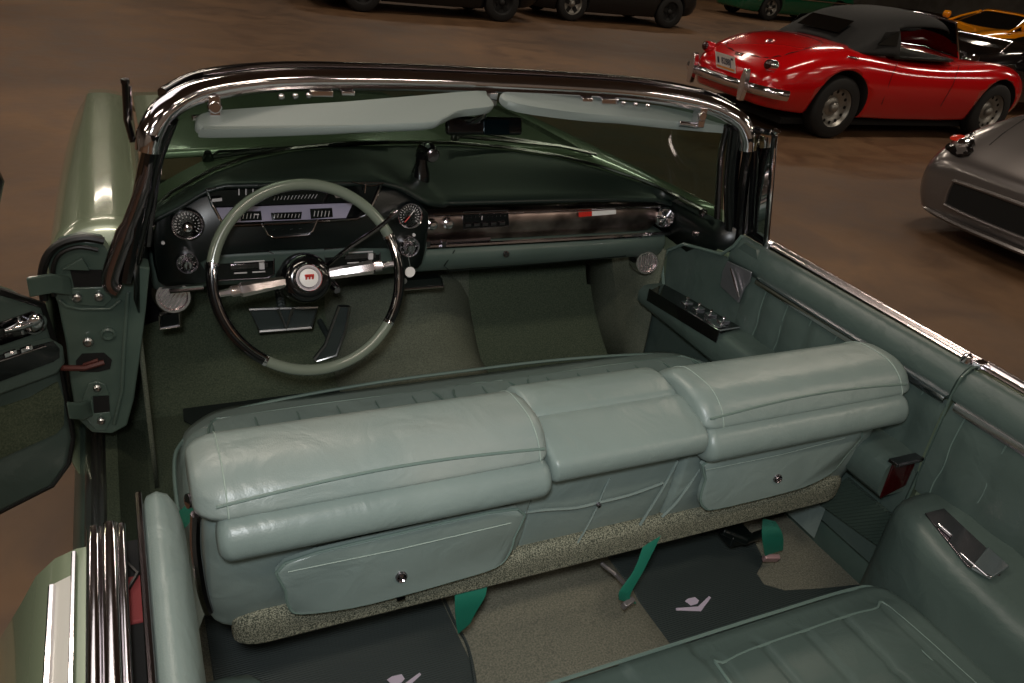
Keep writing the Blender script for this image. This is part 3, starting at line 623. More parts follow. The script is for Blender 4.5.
# belt mouldings and vent window
for y0, y1, par in ((DY1, .60, door),):
    m = MB(); m.tube([(.807,y0,.928),(.807,y1-.08,.930)], .0095, 8, flat=.8); m.tube([(.790,y0,.926),(.790,.49,.930)], .004, 6); m.build('belt_moulding', 'chrome_soft', par)
    m = MB(); along_y(m, [(.793,.92),(.793,.928),(.805,.928),(.805,.92)], y0, y1); m.build('window_slot_seal', 'black', par)
m = MB(); m.tube(catmull([(.795,.585,.93),(.77,.585,1.02),(.745,.59,1.13),(.728,.60,1.208),(.722,.575,1.216)], 5), .010, 8); m.tube(catmull([(.715,.60,1.216),(.72,.55,1.222),(.724,.525,1.222),(.730,.520,1.19),(.758,.512,1.05),(.784,.507,.925)], 6), .008, 8)
m.tube([(.784,.507,.935),(.793,.59,.937)], .008, 8); vw = m.build('vent_window_frame', 'black_gloss', door)
m = MB(); m.tube(catmull([(.726,.512,1.19),(.753,.503,1.05),(.777,.498,.93)], 5), .003, 6); m.lathe([(.010,-.01),(.010,.01)], (.784,.500,.93), (0,0,1), 10); m.lathe([(.008,-.004),(.009,.003),(0,.006)], (.724,.520,1.230), (0,-.5,1), 10); m.build('frame_edge', 'chrome', vw)
m = MB(); m.poly([V((.792,.58,.94)),V((.765,.585,1.04)),V((.738,.588,1.16)),V((.73,.585,1.205)),V((.728,.525,1.21)),V((.757,.514,1.06)),V((.783,.51,.94))]); m.build('vent_window_glass', 'glass_side', vw, fix=False)
m = MB(); m.lathe([(.012,0),(.010,.016),(.004,.022)], (.775,-.128,.925), (0,0,1), 12); m.box((.79,-.15,.93), (.03,.02,.014)); m.lathe([(.007,0),(.006,.012),(0,.014)], (.80,-.27,.93), (0,0,1), 10); m.build('lock_button', 'chrome', door, bevel=.002, split=True)

# --- quarter panels
def quarter(s):
    m = MB(); pr = [(.757,.30),(.757,.83 if s < 0 else .86),(.788,.835 if s < 0 else .885),(.80,.835 if s < 0 else .885),(.81,.84),(.82,.86),(.836,.893),(.853,.893),(.877,.884),(.90,.862),(.922,.822),(.952,.772),(.978,.69),(.98,.55),(.955,.40)]
    along_y(m, [(s*a, b) for a, b in pr], -.9, -.155, 3); q = m.build('quarter_panel', 'body', car, angle=40)
    m = MB(); m.poly([V((s*a, -.153, b)) for a, b in [(.80,.405),(.80,.80),(.81,.86),(.83,.885),(.86,.88),(.895,.855),(.925,.81),(.945,.76),(.955,.60),(.94,.41)]], .006, (0,1,0)); m.build('door_jamb', 'jamb', q)
    m = MB(); x_ = s
    rings = []
    for i, (y, k) in enumerate([(-.084,.80),(-.087,.90),(-.096,.97),(-.115,1),(-.4,1),(-.9,1)]):
        c = V((s*.757, 0, .84)); rings.append([V((c.x+(s*a-c.x)*k, y, c.z+(b-c.z)*k)) for a, b in ([(.775,.60),(.778,.895),(.773,.908),(.760,.914),(.746,.906),(.736,.885),(.730,.85),(.730,.60)] if s < 0 else [(.780,.848),(.782,.905),(.776,.914),(.760,.918),(.746,.908),(.734,.885),(.728,.86),(.732,.848)])])
    if s > 0: rings = [[p+V((.008,-.06 if p.y > -.2 else 0,.006)) for p in r_] for r_ in rings]
    m.loft(rings); m.build('belt_pad', 'leather' if s < 0 else 'leather_dark', q, angle=70)
    m = MB(); m.tube([V((s*(.781 if s < 0 else .790),-.085 if s < 0 else -.16,.905)),V((s*(.781 if s < 0 else .790),-.9,.905))], .0045, 8); 
    m.build('pad_edge_trim', 'chrome_dark', q)
    m = MB()
    if s < 0:
        for xx, rr in ((.833,.0085),(.816,.011),(.803,.005)): m.tube([V((s*xx,-.135,.900)),V((s*xx,-.16,.903)),V((s*xx,-.9,.903))], rr, 12, flat=.9)
    else: m.tube([V((.812,-.15,.927)),V((.812,-.9,.915))], .0105, 10, flat=.8); m.tube([V((.792,-.15,.925)),V((.792,-.9,.913))], .004, 8)
    m.build('belt_moulding', 'chrome' if s < 0 else 'chrome_soft', q)
    if s < 0:
        m = MB(); along_y(m, [(-.876,.886),(-.857,.894),(-.857,.880),(-.876,.876)], -.9, -.20); m.build('body_stripe', 'stripe', q)
        m = MB(); m.tube([V((-.878,-.205,.887)),V((-.878,-.9,.887))], .004, 6); m.tube([V((-.855,-.165,.896)),V((-.855,-.9,.896))], .003, 6); m.build('stripe_bead', 'chrome', q)
    return q
ql = quarter(-1); qr = quarter(1)
side_panels(qr, 1, -.9, -.155, .095, .62, .848, .748)
m = MB(); along_y(m, [(.746,.834),(.738,.835),(.735,.843),(.736,.852),(.746,.856)], -.9, -.165); m.build('trim_strip', 'chrome_soft', qr)
m = MB(); m.tube([V((.785,-.15,.928)),V((.765,-.15,.925)),V((.745,-.15,.905)),V((.739,-.15,.86)),V((.745,-.15,.7)),V((.745,-.15,.5))], .0028, 6); m.build('door_gap', 'jamb', qr)
m = MB(); along_y(m, [(-.803,.868),(-.780,.868),(-.778,.80),(-.803,.80)], -.9, -.13); m.build('window_well', 'void', ql)
m = MB(); m.box((-.793,-.235,.866), (.018,.075,.012)); m.build('well_lining', 'red_soft', ql, bevel=.003)
m = MB(); m.tube([V((-.802,-.175,.876)),V((-.789,-.205,.880)),V((-.80,-.225,.878))], .0025, 6); m.build('well_wire', 'black', ql)
# rear armrests over the wheel housings
for s in (-1, 1):
    rings = []
    for y, xi, zt in [(-.168,.70,.55),(-.172,.672,.612),(-.185,.650,.636),(-.21,.625,.648),(-.26,.60,.652),(-.33,.58,.652),(-.5,.56,.650),(-.95,.54,.645)]:
        if s < 0: xi = max(xi, .64) if y > -.3 else xi+.06
        rings.append([V((s*a, y, b)) for a, b in [(.745,.27),(.745,zt),(xi+.05,zt),(xi+.018,zt-.006),(xi+.004,zt-.022),(xi,zt-.05),(xi-.004,.27)]])
    m = MB(); m.loft(rings); ra = m.build('rear_armrest', 'leather_dark', car, angle=75)
    if s > 0:
        P = [at(u,v,'z',.655) for u, v in [(925,513),(944,508),(1007,567),(1000,575),(976,572)]]
        m = MB(); m.poly(P[:3]+[P[3], at(968,566,'z',.655)], .004, (0,0,1)); m.build('armrest_switch_plate', 'chrome_dark', ra, bevel=.001)
        Q_ = [at(u,v,'z',.662) for u, v in [(972,566),(988,546),(1010,566),(992,577)]]
        m = MB(); m.poly(Q_, .008, (0,0,1)); m.tube([at(960,553,'z',.662),at(988,577,'z',.664)], .003, 6); m.tube([at(938,524,'z',.66),at(952,536,'z',.66)], .004, 6)
        m.build('ashtray_lid', 'chrome', ra, bevel=.002, split=True)

# --- front seat
def bench(parent=None):
    G = []; nx, ny = 96, 26
    for j in range(ny+1):
        v = j/ny; row = []
        for i in range(nx+1):
            u = -1+2*i/nx; x = .722*(abs(u)**.9)*(1 if u > 0 else -1)
            yf = .625-.12*max(0, (abs(u)-.78)/.22)**2.2
            if v < .85: y = .02+(yf-.02)*(v/.85); z = .578+.012*sin(pi*min(1, v/.85))-.03*max(0, v/.85-.86)/.14*.6
            else: k = (v-.85)/.15; y = yf+.018*sin(k*pi)-.03*k; z = .560-.25*k
            e = max(0, (abs(u)-.95)/.05); z -= .06*e**2
            if e >= .99: z = min(z, .31) if False else z
            if .0 < v/.85 < .80 and abs(u) < .92:
                pl = (x/.095) % 1; z -= .006*max(0, 1-min(pl, 1-pl)*18)
            if .78 < v/.85 < .82: z -= .006
            row.append(V((x, y, z)))
        G.append([V((row[0].x-.008, row[0].y, .33))]+[V((row[0].x-.008, row[0].y, row[0].z-.03))]+row+[V((row[-1].x+.008, row[-1].y, row[-1].z-.03)), V((row[-1].x+.008, row[-1].y, .33))])
    m = MB(); m.grid(G); return m.build('front_seat', 'leather', car, angle=70)
seat = bench()
for k in range(-7, 8):
    if abs(k) == 1: continue
    x = k*.0915
    m = MB(); m.tube(catmull([(x,.20,.590),(x,.38,.591),(x,.50,.584),(x,.545,.579)], 3), .0022, 5); m.build('pleat_seam', 'seam', seat)
for a, b in ((-.655,-.115),(.115,.655),(-.09,.09)):
    m = MB(); m.tube(catmull([(a,.15,.588),(a,.45,.588),(a+.02,.545,.579),(a+.06,.553,.577),((a+b)/2,.556,.578),(b-.06,.553,.577),(b-.02,.545,.579),(b,.45,.588),(b,.15,.588)], 4), .003, 6); m.build('panel_piping', 'seam', seat)
m = MB(); m.tube(catmull([(-.725,.10,.552),(-.727,.40,.556),(-.70,.52,.556),(-.60,.598,.562),(-.3,.632,.566),(0,.638,.566),(.3,.632,.566),(.60,.598,.562),(.70,.52,.556),(.727,.4,.556)], 6), .004, 6); m.build('seat_piping', 'seam', seat)
m = MB(); m.box((0,.34,.42), (1.30,.24,.16)); m.build('seat_frame', 'dash_black', seat, bevel=.02)
body = [(-.058,.825),(-.056,.74),(-.046,.64),(-.028,.575),(-.012,.548),(.06,.545),(.125,.58),(.14,.68),(.115,.80),(.05,.84)]
top = [(.105,.80),(.100,.850),(.064,.882),(.03,.891),(-.03,.890),(-.066,.874),(-.086,.850),(-.088,.836),(-.06,.818),(.05,.80)]
roll = [(-.070,.836),(-.098,.834),(-.116,.812),(-.116,.787),(-.098,.770),(-.070,.768),(-.05,.80)]
for s in (-1, 1):
    def sp2(a, b): return (a, b) if s > 0 else (-b, -a)
    x0, x1 = sp2(.160,.706); m = MB(); pad(m, body, x0, x1, .012 if s > 0 else .05, .05 if s > 0 else .012, .35)
    br = m.build('backrest', 'leather', seat, angle=80)
    x0, x1 = sp2(.157,.716); m = MB(); pad(m, top, x0, x1, .03 if s > 0 else .05, .05 if s > 0 else .03, .42 if s < 0 else .30, crown=.0); m.build('backrest_top_cushion', 'leather_worn' if s < 0 else 'leather', seat, angle=80)
    x0, x1 = sp2(.162,.690); m = MB(); pad(m, roll, x0, x1, .02, .02, .6); m.build('backrest_roll', 'leather', seat, angle=80)
    # seams
    m = MB(); m.tube([V((s*(.172+.515*i/24), -.0815+.006*sin(pi*i/24), .857+.011*sin(pi*i/24))) for i in range(25)], .0026, 6)
    pr = catmull([(0,a,b) for a, b in top], 6, True)
    m.build('cushion_piping', 'seam', seat)
    def pt(p, x, k): c = V((0,.012,.857)); return V((x, c.y+(p.y-c.y)*k, c.z+(p.z-c.z)*k))
    m = MB(); m.tube([pt(p, s*.672, 1.004) for p in pr[6:42]], .0013, 5)
    m.tube([pt(p, s*(.182 if s < 0 else .200), 1.002) for p in pr[6:42]], .0010, 5)
    m.build('cushion_stitching', 'stitch', seat, split=True)
    # pocket flap
    fp_ = [(284,558),(284,585),(288,602),(300,608),(350,602),(400,590),(450,576),(492,563),(506,550),(512,532),(515,505),(400,528)] if s < 0 else [(708,455),(702,476),(697,495),(701,504),(712,505),(760,494),(800,483),(826,470),(842,452),(858,428),(800,435)]
    P = catmull([at(u, v, 'y', -.066) for u, v in fp_], 3, True); c = sum(P, V())/len(P)
    m = MB(); m.loft([P, [p+V((0,-.010,0)) for p in P], [p+(c-p)*.02+V((0,-.014,0)) for p in P]]); fl = m.build('map_pocket', 'leather', seat, angle=50)
    m = MB(); m.tube([p+V((0,-.011,0)) for p in P], .0028, 6, closed=True); m.build('pocket_piping', 'seam', fl)
    m = MB(); Q_ = [(288,572),(400,549),(511,523)] if s < 0 else [(706,470),(780,455),(845,438)]
    m.tube([at(u, v, 'y', -.082) for u, v in Q_], .0011, 5); m.build('pocket_stitching', 'stitch', fl)
    u, v = (401,576) if s < 0 else (777,478)
    m = MB(); m.lathe([(.010,0),(.010,.004),(.008,.007),(.005,.004),(0,.007)], at(u,v,'y',-.080), (0,-1,.1), 18)
    if s < 0: m.box(at(401,594,'y',-.076), (.014,.004,.026))
    m.build('pocket_snap', 'chrome_dark', fl)
# centre section: folded armrest, pocket
m = MB(); pad(m, [(-.045,.82),(-.044,.74),(-.036,.64),(-.022,.575),(-.008,.55),(.06,.55),(.115,.60),(.115,.72),(.10,.82),(.03,.84)], -.163, .163, .008, .008, .2); m.build('centre_backrest', 'leather', seat, angle=80)
m = MB(); pad(m, [(.0,.862),(.03,.872),(.075,.873),(.115,.855),(.135,.80),(.14,.74),(.11,.70),(.05,.75),(.0,.82)], -.160, .160, .012, .012, .35); m.build('armrest_front', 'leather', seat, angle=80)
m = MB(); pad(m, [(-.108,.812),(-.104,.836),(-.075,.850),(-.03,.861),(.0,.863),(.012,.85),(.01,.82),(-.04,.795),(-.095,.795)], -.163, .163, .012, .012, .35); m.build('folding_armrest', 'leather', seat, angle=80)
m = MB(); P = catmull([at(u, v, 'y', -.046) for u, v in [(522,513),(545,510),(575,508),(597,503),(630,495),(663,483)]], 4); m.tube(P, .003, 6)
m.tube(catmull([at(u,v,'y',-.044) for u, v in [(610,478),(604,490),(598,505),(587,527),(575,547)]],3), .0022, 5); m.tube(catmull([at(u,v,'y',-.044) for u, v in [(678,460),(662,490),(640,525)]],3), .003, 6)
m.tube(catmull([at(u,v,'y',-.052) for u, v in [(705,459),(692,481),(677,502),(662,517)]],3), .003, 6); m.tube(catmull([at(u,v,'y',-.052) for u, v in [(526,511),(517,532),(506,555)]],3), .003, 6)
m.build('centre_pocket_hem', 'leather', seat, split=True)
m = MB(); m.lathe([(.005,0),(.004,.006),(0,.007)], at(598,504,'y',-.050), (0,-1,0), 10); m.build('pocket_button', 'chrome_dark', seat)
m = MB(); pad(m, [(-.046,.582),(-.046,.535),(-.038,.523),(.02,.520),(.05,.53),(.03,.56),(-.02,.59)], -.672, .672, .05, .05, .5, mid=30); m.build('seat_back_carpet', 'carpet_fleck', seat, angle=80)
m = MB(); m.tube(catmull([V((-.712,-.055,.83)),V((-.716,-.045,.76)),V((-.712,-.03,.66)),V((-.705,-.02,.60))], 5), .008, 8); m.lathe([(.011,-.004),(.011,.004),(0,.007)], V((-.718,-.03,.835)), (-1,-.3,.2), 12); m.build('backrest_side_trim', 'chrome_dark', seat)
m = MB(); m.box(at(735,534,'y',.05), (.06,.05,.03)); m.tube([at(722,530,'y',.05),at(745,540,'y',.02),at(765,533,'y',.05)], .012, 8); m.build('seat_track', 'dash_black', seat, bevel=.004)
# stained outer corner
# --- rear seat cushion
G = []; nx, ny = 150, 44
for j in range(ny+1):
    v = j/ny; row = []
    for i in range(nx+1):
        u = i/nx; x = -.60+1.20*u; e = min(u, 1-u)*1.20; yf = -.247-.05*max(0, 1-e/.09)**2-.0
        if v < .12: k = v/.12; y = yf-.012+.022*sin(k*pi*.9)-.01*k; z = .27+.238*k
        else: k = (v-.12)/.88; y = yf-.016-k*.62; z = .508+.018*min(1, k*9)**.6
        if e < .05: z -= .05*(1-e/.05)**2*(1 if v >= .12 else v/.12)
        if v > .12:
            k = (v-.12)/.88; a = abs(x)
            if .10 < a < .50 and k > .085:
                pq = ((a-.10)/.10) % 1; z -= .007*max(0, 1-min(pq, 1-pq)*9)
                for kk in (.30,.52,.74): z -= .006*max(0, 1-abs(k-kk)/.012)
            if abs(k-.08) < .012 and .06 < a < .54: z -= .006
            if a < .07: z += .006
        row.append(V((x, y, z)))
    G.append([V((-.606,row[0].y,.27))]+row+[V((.606,row[-1].y,.27))])
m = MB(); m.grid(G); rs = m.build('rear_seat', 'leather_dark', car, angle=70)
def rz(x, y): return V((x, y, .528))
m = MB(); m.tube(catmull([(-.570,-.85,.506),(-.572,-.36,.506),(-.545,-.280,.506),(-.48,-.266,.509),(-.3,-.264,.510),(0,-.264,.510),(.3,-.264,.510),(.48,-.266,.509),(.545,-.280,.506),(.572,-.36,.506),(.570,-.85,.506)], 6), .0035, 6)
for s in (-1, 1): m.tube(catmull([(s*.075,-.85,.527),(s*.085,-.38,.527),(s*.115,-.335,.524),(s*.3,-.328,.524),(s*.47,-.332,.524),(s*.515,-.37,.524),(s*.52,-.85,.524)], 6), .0028, 6)
m.build('seat_piping', 'seam', rs)
m = MB(); m.tube([(0,0,0)]*0+[V((.485,y,.524)) for y in (-.40,-.6,-.85)], .0015, 5); m.build('seat_seam', 'seam', rs)
# --- lap belts
def ribbon(name, pts, wid, mt='belt', parent=car, extra=None):
    """pts = [(left point, right point), ...]"""
    m = MB(); rings = []
    L_ = catmull([a for a, b in pts], 4); R__ = catmull([b for a, b in pts], 4)
    for a, b in zip(L_, R__):
        n = V((0,0,1)); rings.append([a, b, b+V((0,.002,.003)), a+V((0,.002,.003))])
    m.loft(rings); return m.build(name, mt, parent)
def RB(prs, ys): return [(at(a[0],a[1],'y',y), at(b[0],b[1],'y',y)) for (a, b), y in zip(prs, ys)]
b1 = ribbon('lap_belt', RB([((648,524),(670,524)),((644,545),(664,530)),((634,572),(644,570)),((620,592),(630,596)),((619,600),(636,604))], [-.03,-.045,-.06,-.07,-.07]), .02)
ribbon('lap_belt', RB([((763,520),(776,523)),((762,538),(783,536)),((765,556),(783,550))], [.02,.0,-.0]), .02)
ribbon('lap_belt', RB([((458,572),(487,572)),((455,600),(486,594)),((456,622),(476,612)),((458,634),(470,624))], [-.02,-.045,-.05,-.05]), .02)
ribbon('lap_belt', RB([((176,516),(196,498)),((175,526),(196,506)),((180,534),(197,514))], [.25,.22,.18]), .02)
m = MB(); m.box(at(628,603,'y',-.072), (.030,.012,.016), (.3,0,.3)); m.tube([at(601,563,'y',.02),at(616,575,'y',.0),at(630,590,'y',-.06)], .005, 6); m.build('belt_buckle', mat('buckle_grey', (130,125,125), .35, .6), b1, bevel=.002)
m = MB(); m.box(at(771,558,'y',-.0), (.040,.012,.022), (.4,0,-.3)); m.build('belt_buckle', mat('buckle_pink', (186,150,150), .35, .5), car, bevel=.003)
# hidden running gear so the car stands on the ground
for x, y in ((-.80,1.75),(.80,1.75),(-.80,-1.35),(.80,-1.35)):
    m = MB(); m.lathe([(.20,-.09),(.30,-.10),(.345,-.07),(.35,0),(.345,.07),(.30,.10),(.20,.09)], (x*.95,y,.35), (1,0,0), 32); w = m.build('wheel', 'tyre', car)
    m = MB(); m.lathe([(.0,-.06),(.20,-.05),(.20,.05),(0,.06)], (x*.95,y,.35), (1,0,0), 24); m.build('wheel_disc', 'chrome', w)

# --- loose mats and the key tag
FM = .312
m = MB(); P = [at(u, v, 'z', FM) for u, v in [(181,392),(190,384),(338,368),(352,371),(364,386),(356,400),(300,410),(192,424),(184,420)]]; m.poly(P, .006, (0,0,1)); o = m.build('floor_mat', 'mat_front', None, bevel=.002); tag(o, 'plain dark rubber mat on the green carpet below the steering wheel', 'floor mat')
def rear_mat(P, lbl, grp=None):
    m = MB(); n = len(P); P = [V(p) for p in P]; m.poly(P, .006, (0,0,1)); o = m.build('floor_mat', 'mat_rubber', None, bevel=.002)
    tag(o, lbl, 'floor mat'); return o
MZ = .272
L_edge = [at(u, v, 'z', MZ) for u, v in [(446,600),(456,622),(470,648),(478,690)]]
lm = rear_mat([(-.70,.30,MZ),(L_edge[0].x,.30,MZ)]+L_edge+[(L_edge[-1].x,-.255,MZ),(-.62,-.255,MZ),(-.635,-.16,MZ),(-.70,-.15,MZ)], "dark ribbed rubber mat on the rear floor behind the driver's seat")
R1 = [at(u, v, 'z', MZ) for u, v in [(612,562),(634,590),(644,615),(648,645)]]; R2 = [at(u, v, 'z', MZ) for u, v in [(860,584),(820,588),(785,590),(764,584),(757,573),(764,560),(752,535)]]
rm_ = rear_mat([(R1[0].x+.01,.30,MZ)]+R1+[(R1[-1].x,-.255,MZ),(.56,-.255,MZ)]+R2+[(R2[-1].x,.30,MZ)], 'dark ribbed rubber mat with white V and crest behind the passenger seat')
for k, (o, sh) in enumerate(((rm_, V((0,0,0))), (lm, None))):
    em = MZ+.0015
    vee = [(676,609),(703,606.5),(711,596),(708.5,597),(699,604),(677,608)]
    vee = [(676,608),(698,606.5),(709,596),(711,597.5),(701,611),(676,610)]
    crest = [(685,601),(688,598.5),(695,597),(699,600.5),(697.5,603.5),(691,605.5),(688,603)]
    A_ = [at(u, v, 'z', em) for u, v in vee]; B2 = [at(u, v, 'z', em) for u, v in crest]
    if sh is None:
        c = at(372,689,'z',em)-at(676,608,'z',em); A_ = [p+c for p in A_]; B2 = [p+c for p in B2]
    m = MB(); m.poly(A_, .001, (0,0,1)); m.poly(B2, .001, (0,0,1)); m.build('mat_emblem', 'emblem_white', o, split=True)
# moulded lip of the left mat
m = MB(); m.tube([p+V((-.004,0,.002)) for p in catmull(L_edge, 4)], .004, 6); m.build('mat_edge', 'mat_rubber', lm)
kc = at(410,272,'y',.775)
m = MB(); m.lathe([(0,-.001),(.0135,-.001),(.0135,.001),(0,.001)], kc, (0,-1,.2), 24); kt = m.build('key_tag', 'white', None); tag(kt, 'round white key tag hanging from the ignition switch', 'key tag')
m = MB(); m.lathe([(0,-.001),(.008,-.001),(.008,.001),(0,.001)], at(404,281,'y',.778), (0,-1,.2), 18); m.tube([at(408,254,'y',.775), at(410,266,'y',.775)], .0012, 6); m.build('key', 'steel', kt)
# ================================================================ THE OTHER CARS
def sect(hw, zc, zf, zs, zb, n=5):
    half = [(0,zc),(.38*hw,zc+(zf-zc)*.25),(.74*hw,zf),(.93*hw,zf-(zf-zs)*.32),(hw,zs),(.985*hw,zs-(zs-zb)*.5),(.90*hw,zb+.02),(.80*hw,zb)]
    L_ = [(-a, b) for a, b in reversed(half[1:])]
    return catmull([(0,a,b) for a, b in L_+half], n)
def car_body(name, parent, st, mt, arches, smooth_n=3):
    """st rows: x, half width, centre height, fender height, shoulder height, sill height"""
    k = catmull_rows(st, smooth_n); rings = []
    for x, hw, zc, zf, zs, zb in k: rings.append([V((x, p.y, p.z)) for p in sect(hw, zc, zf, zs, zb)])
    m = MB(); m.loft(rings); o = m.build(name, mt, parent, angle=60)
    if arches:
        c = MB()
        for x, y, z, R in arches:
            for s in (-1, 1): c.lathe([(R,-.22),(R,.22)], (x, s*y, z), (0,1,0), 40)
        co = c.build('cutter', 'void', parent); bo = o.modifiers.new('b', 'BOOLEAN'); bo.object = co; bo.operation = 'DIFFERENCE'; bo.solver = 'EXACT'
        bpy.context.view_layer.update(); dg = bpy.context.evaluated_depsgraph_get(); me = bpy.data.meshes.new_from_object(o.evaluated_get(dg)); o.modifiers.clear(); o.data = me
        me.materials.clear(); me.materials.append(M[mt]); me.materials.append(M['void'])
        for p in me.polygons:
            p.material_index = 0; c_ = p.center
            for x, y, z, R in arches:
                d = sqrt((c_.x-x)**2+(c_.z-z)**2)
                if d < R*1.01 and abs(p.normal.y) < .5 and abs(d-R) < .03 : p.material_index = 1
                if d < R and abs(abs(c_.y)-(y-.22)) < .02: p.material_index = 1
        bpy.data.objects.remove(co)
    return o
def catmull_rows(rows, n):
    out = []; N = len(rows)
    for i in range(N-1):
        p0, p1, p2, p3 = rows[max(0,i-1)], rows[i], rows[i+1], rows[min(N-1,i+2)]
        for j in range(n):
            t = j/n; out.append(tuple(.5*((2*b)+(-a+c)*t+(2*a-5*b+4*c-d)*t*t+(-a+3*b-3*c+d)*t**3) for a, b, c, d in zip(p0,p1,p2,p3)))
    out.append(rows[-1]); return out
def wheel(parent, x, y, R, s, rim=.62, holes=12, rimmat='wheel_silver', style='steel'):
    m = MB(); w = .085; m.lathe([(R*.62,-w),(R*.9,-w*1.05),(R*.985,-w*.8),(R,-w*.4),(R,w*.4),(R*.985,w*.8),(R*.9,w*1.05),(R*.62,w),(R*.60,0),(R*.62,-w)], (x,y,R), (0,1,0), 40, caps=False)
    t = m.build('wheel', 'tyre', parent, angle=50)
    m = MB(); a = V((0,s,0)); o = V((x,y,R))
    m.lathe([(0,.02),(R*.2,.025),(R*.3,.005),(R*.40,.03),(R*.55,.035),(R*.60,.065),(R*.655,.085),(R*.66,.06),(R*.62,-.05)], o, a, 40); m.mi = 1
    if style == 'steel':
        for k in range(holes): th_ = 2*pi*k/holes; c = o+V((cos(th_)*R*.49,0,sin(th_)*R*.49)); m.lathe([(0,.0365),(R*.055,.0365),(R*.055,.03)], c, a, 10)
    else:
        for k in range(5):
            th_ = 2*pi*k/5+.3; c = o+V((cos(th_)*R*.38,0,sin(th_)*R*.38)); m.box(c+a*.035, (R*.34,.01,R*.24), (0,-th_,0))
    m.mi = 0; m.lathe([(R*.17,.03),(R*.15,.06),(R*.08,.075),(0,.078)], o, a, 20)
    m.build('rim', [rimmat,'void'], t, angle=50); return t

# --- red roadster with the black top up
rc = thing('sports_car', 'red classic roadster with black canvas top raised, rear plate towards us', 'car', (5.80,5.73,0))
st = [(-.92,.40,.50,.50,.46,.34),(-.86,.56,.62,.59,.48,.28),(-.68,.665,.735,.70,.52,.25),(-.4,.72,.83,.80,.56,.23),(-.1,.735,.885,.85,.58,.22),(.2,.735,.90,.86,.59,.21),(.55,.725,.86,.83,.58,.20),(.9,.715,.74,.79,.58,.19),(1.35,.715,.73,.775,.58,.19),(1.65,.72,.86,.785,.58,.19),(2.0,.73,.82,.80,.58,.20),(2.35,.735,.76,.815,.57,.22),(2.7,.70,.68,.77,.54,.24),(2.95,.60,.60,.66,.5,.28),(3.06,.42,.52,.54,.46,.32)]
car_body('body', rc, st, 'red_paint', [(0,.66,.31,.375),(2.387,.66,.31,.365)])
for x in (0, 2.387):
    for s in (-1, 1): wheel(rc, x, s*.625, .31, s)
m = MB(); m.box((1.15,0,.14), (3.4,1.1,.06)); m.build('underbody', 'void', rc)
# canvas top
rows = [(.10,.46,.905),(.22,.52,1.00),(.42,.56,1.12),(.68,.575,1.20),(1.0,.565,1.235),(1.3,.54,1.235),(1.52,.50,1.205),(1.55,.49,1.17)]
G = []; kk = catmull_rows(rows, 3)
for x, hw, zt in kk:
    belt = .83; pr = catmull([(0,-hw-.10,belt),(0,-hw-.05,belt+(zt-belt)*.45),(0,-hw+.06,zt-.07),(0,-hw*.5,zt-.01),(0,0,zt),(0,hw*.5,zt-.01),(0,hw-.06,zt-.07),(0,hw+.05,belt+(zt-belt)*.45),(0,hw+.10,belt)], 3)
    G.append([V((x, p.y, p.z)) for p in pr])
m = MB(); n = len(G[0]); fs = []
for i in range(len(G)-1):
    for j in range(n-1):
        if kk[i][0] > .66 and (j < 5 or j > n-7): continue
        fs.append((i*n+j, i*n+j+1, (i+1)*n+j+1, (i+1)*n+j))
m.add([p for r_ in G for p in r_], fs); st_ = m.build('soft_top', 'softtop', rc, solid=.012, angle=70)
for s in (-1, 1):
    m = MB(); m.poly([V((.36,s*.645,.93)),V((.62,s*.655,.93)),V((.62,s*.635,1.07)),V((.45,s*.62,1.05))], .004, (0,s,0)); m.build('quarter_window', 'glass_dark', st_)
m = MB(); m.grid([[V((.15+.0*a,y,.965)) for y in (-.3,0,.3)], [V((.33,y,1.085)) for y in (-.3,0,.3)]]); m.v = [(a-.012,b,c+.014) for a,b,c in m.v]; m.build('rear_window', 'glass_dark', st_)
m = MB(); m.poly([V((a, b, .835)) for a, b in [(.64,-.655),(1.45,-.655),(1.60,-.60),(1.66,0),(1.60,.60),(1.45,.655),(.64,.655)]], .03, (0,0,1)); m.box((.75,-.28,.93), (.16,.42,.22), (0,-.2,0)); m.box((.75,.28,.93), (.16,.42,.22), (0,-.2,0)); m.tube([(1.25,.3+.17*cos(a*pi/8),.95+.17*sin(a*pi/8)) for a in range(16)], .012, 6, closed=True); m.build('cockpit', 'dash_black', rc, bevel=.02)
m = MB()
P = [V((1.74,-.55,.84)),V((1.56,-.50,1.185)),V((1.60,0,1.21)),V((1.56,.50,1.185)),V((1.74,.55,.84))]; m.tube(P[:2], .012, 8); m.tube(P[3:], .012, 8); m.tube(catmull(P[1:4], 4), .012, 8); m.tube([P[0],V((1.82,0,.87)),P[4]], .012, 8); wf = m.build('windscreen_frame', 'chrome', rc)
m = MB(); m.grid([[P[0],V((1.82,0,.87)),P[4]],[P[1],P[2],P[3]]]); m.build('windscreen_glass', 'glass_clear', wf, fix=False)
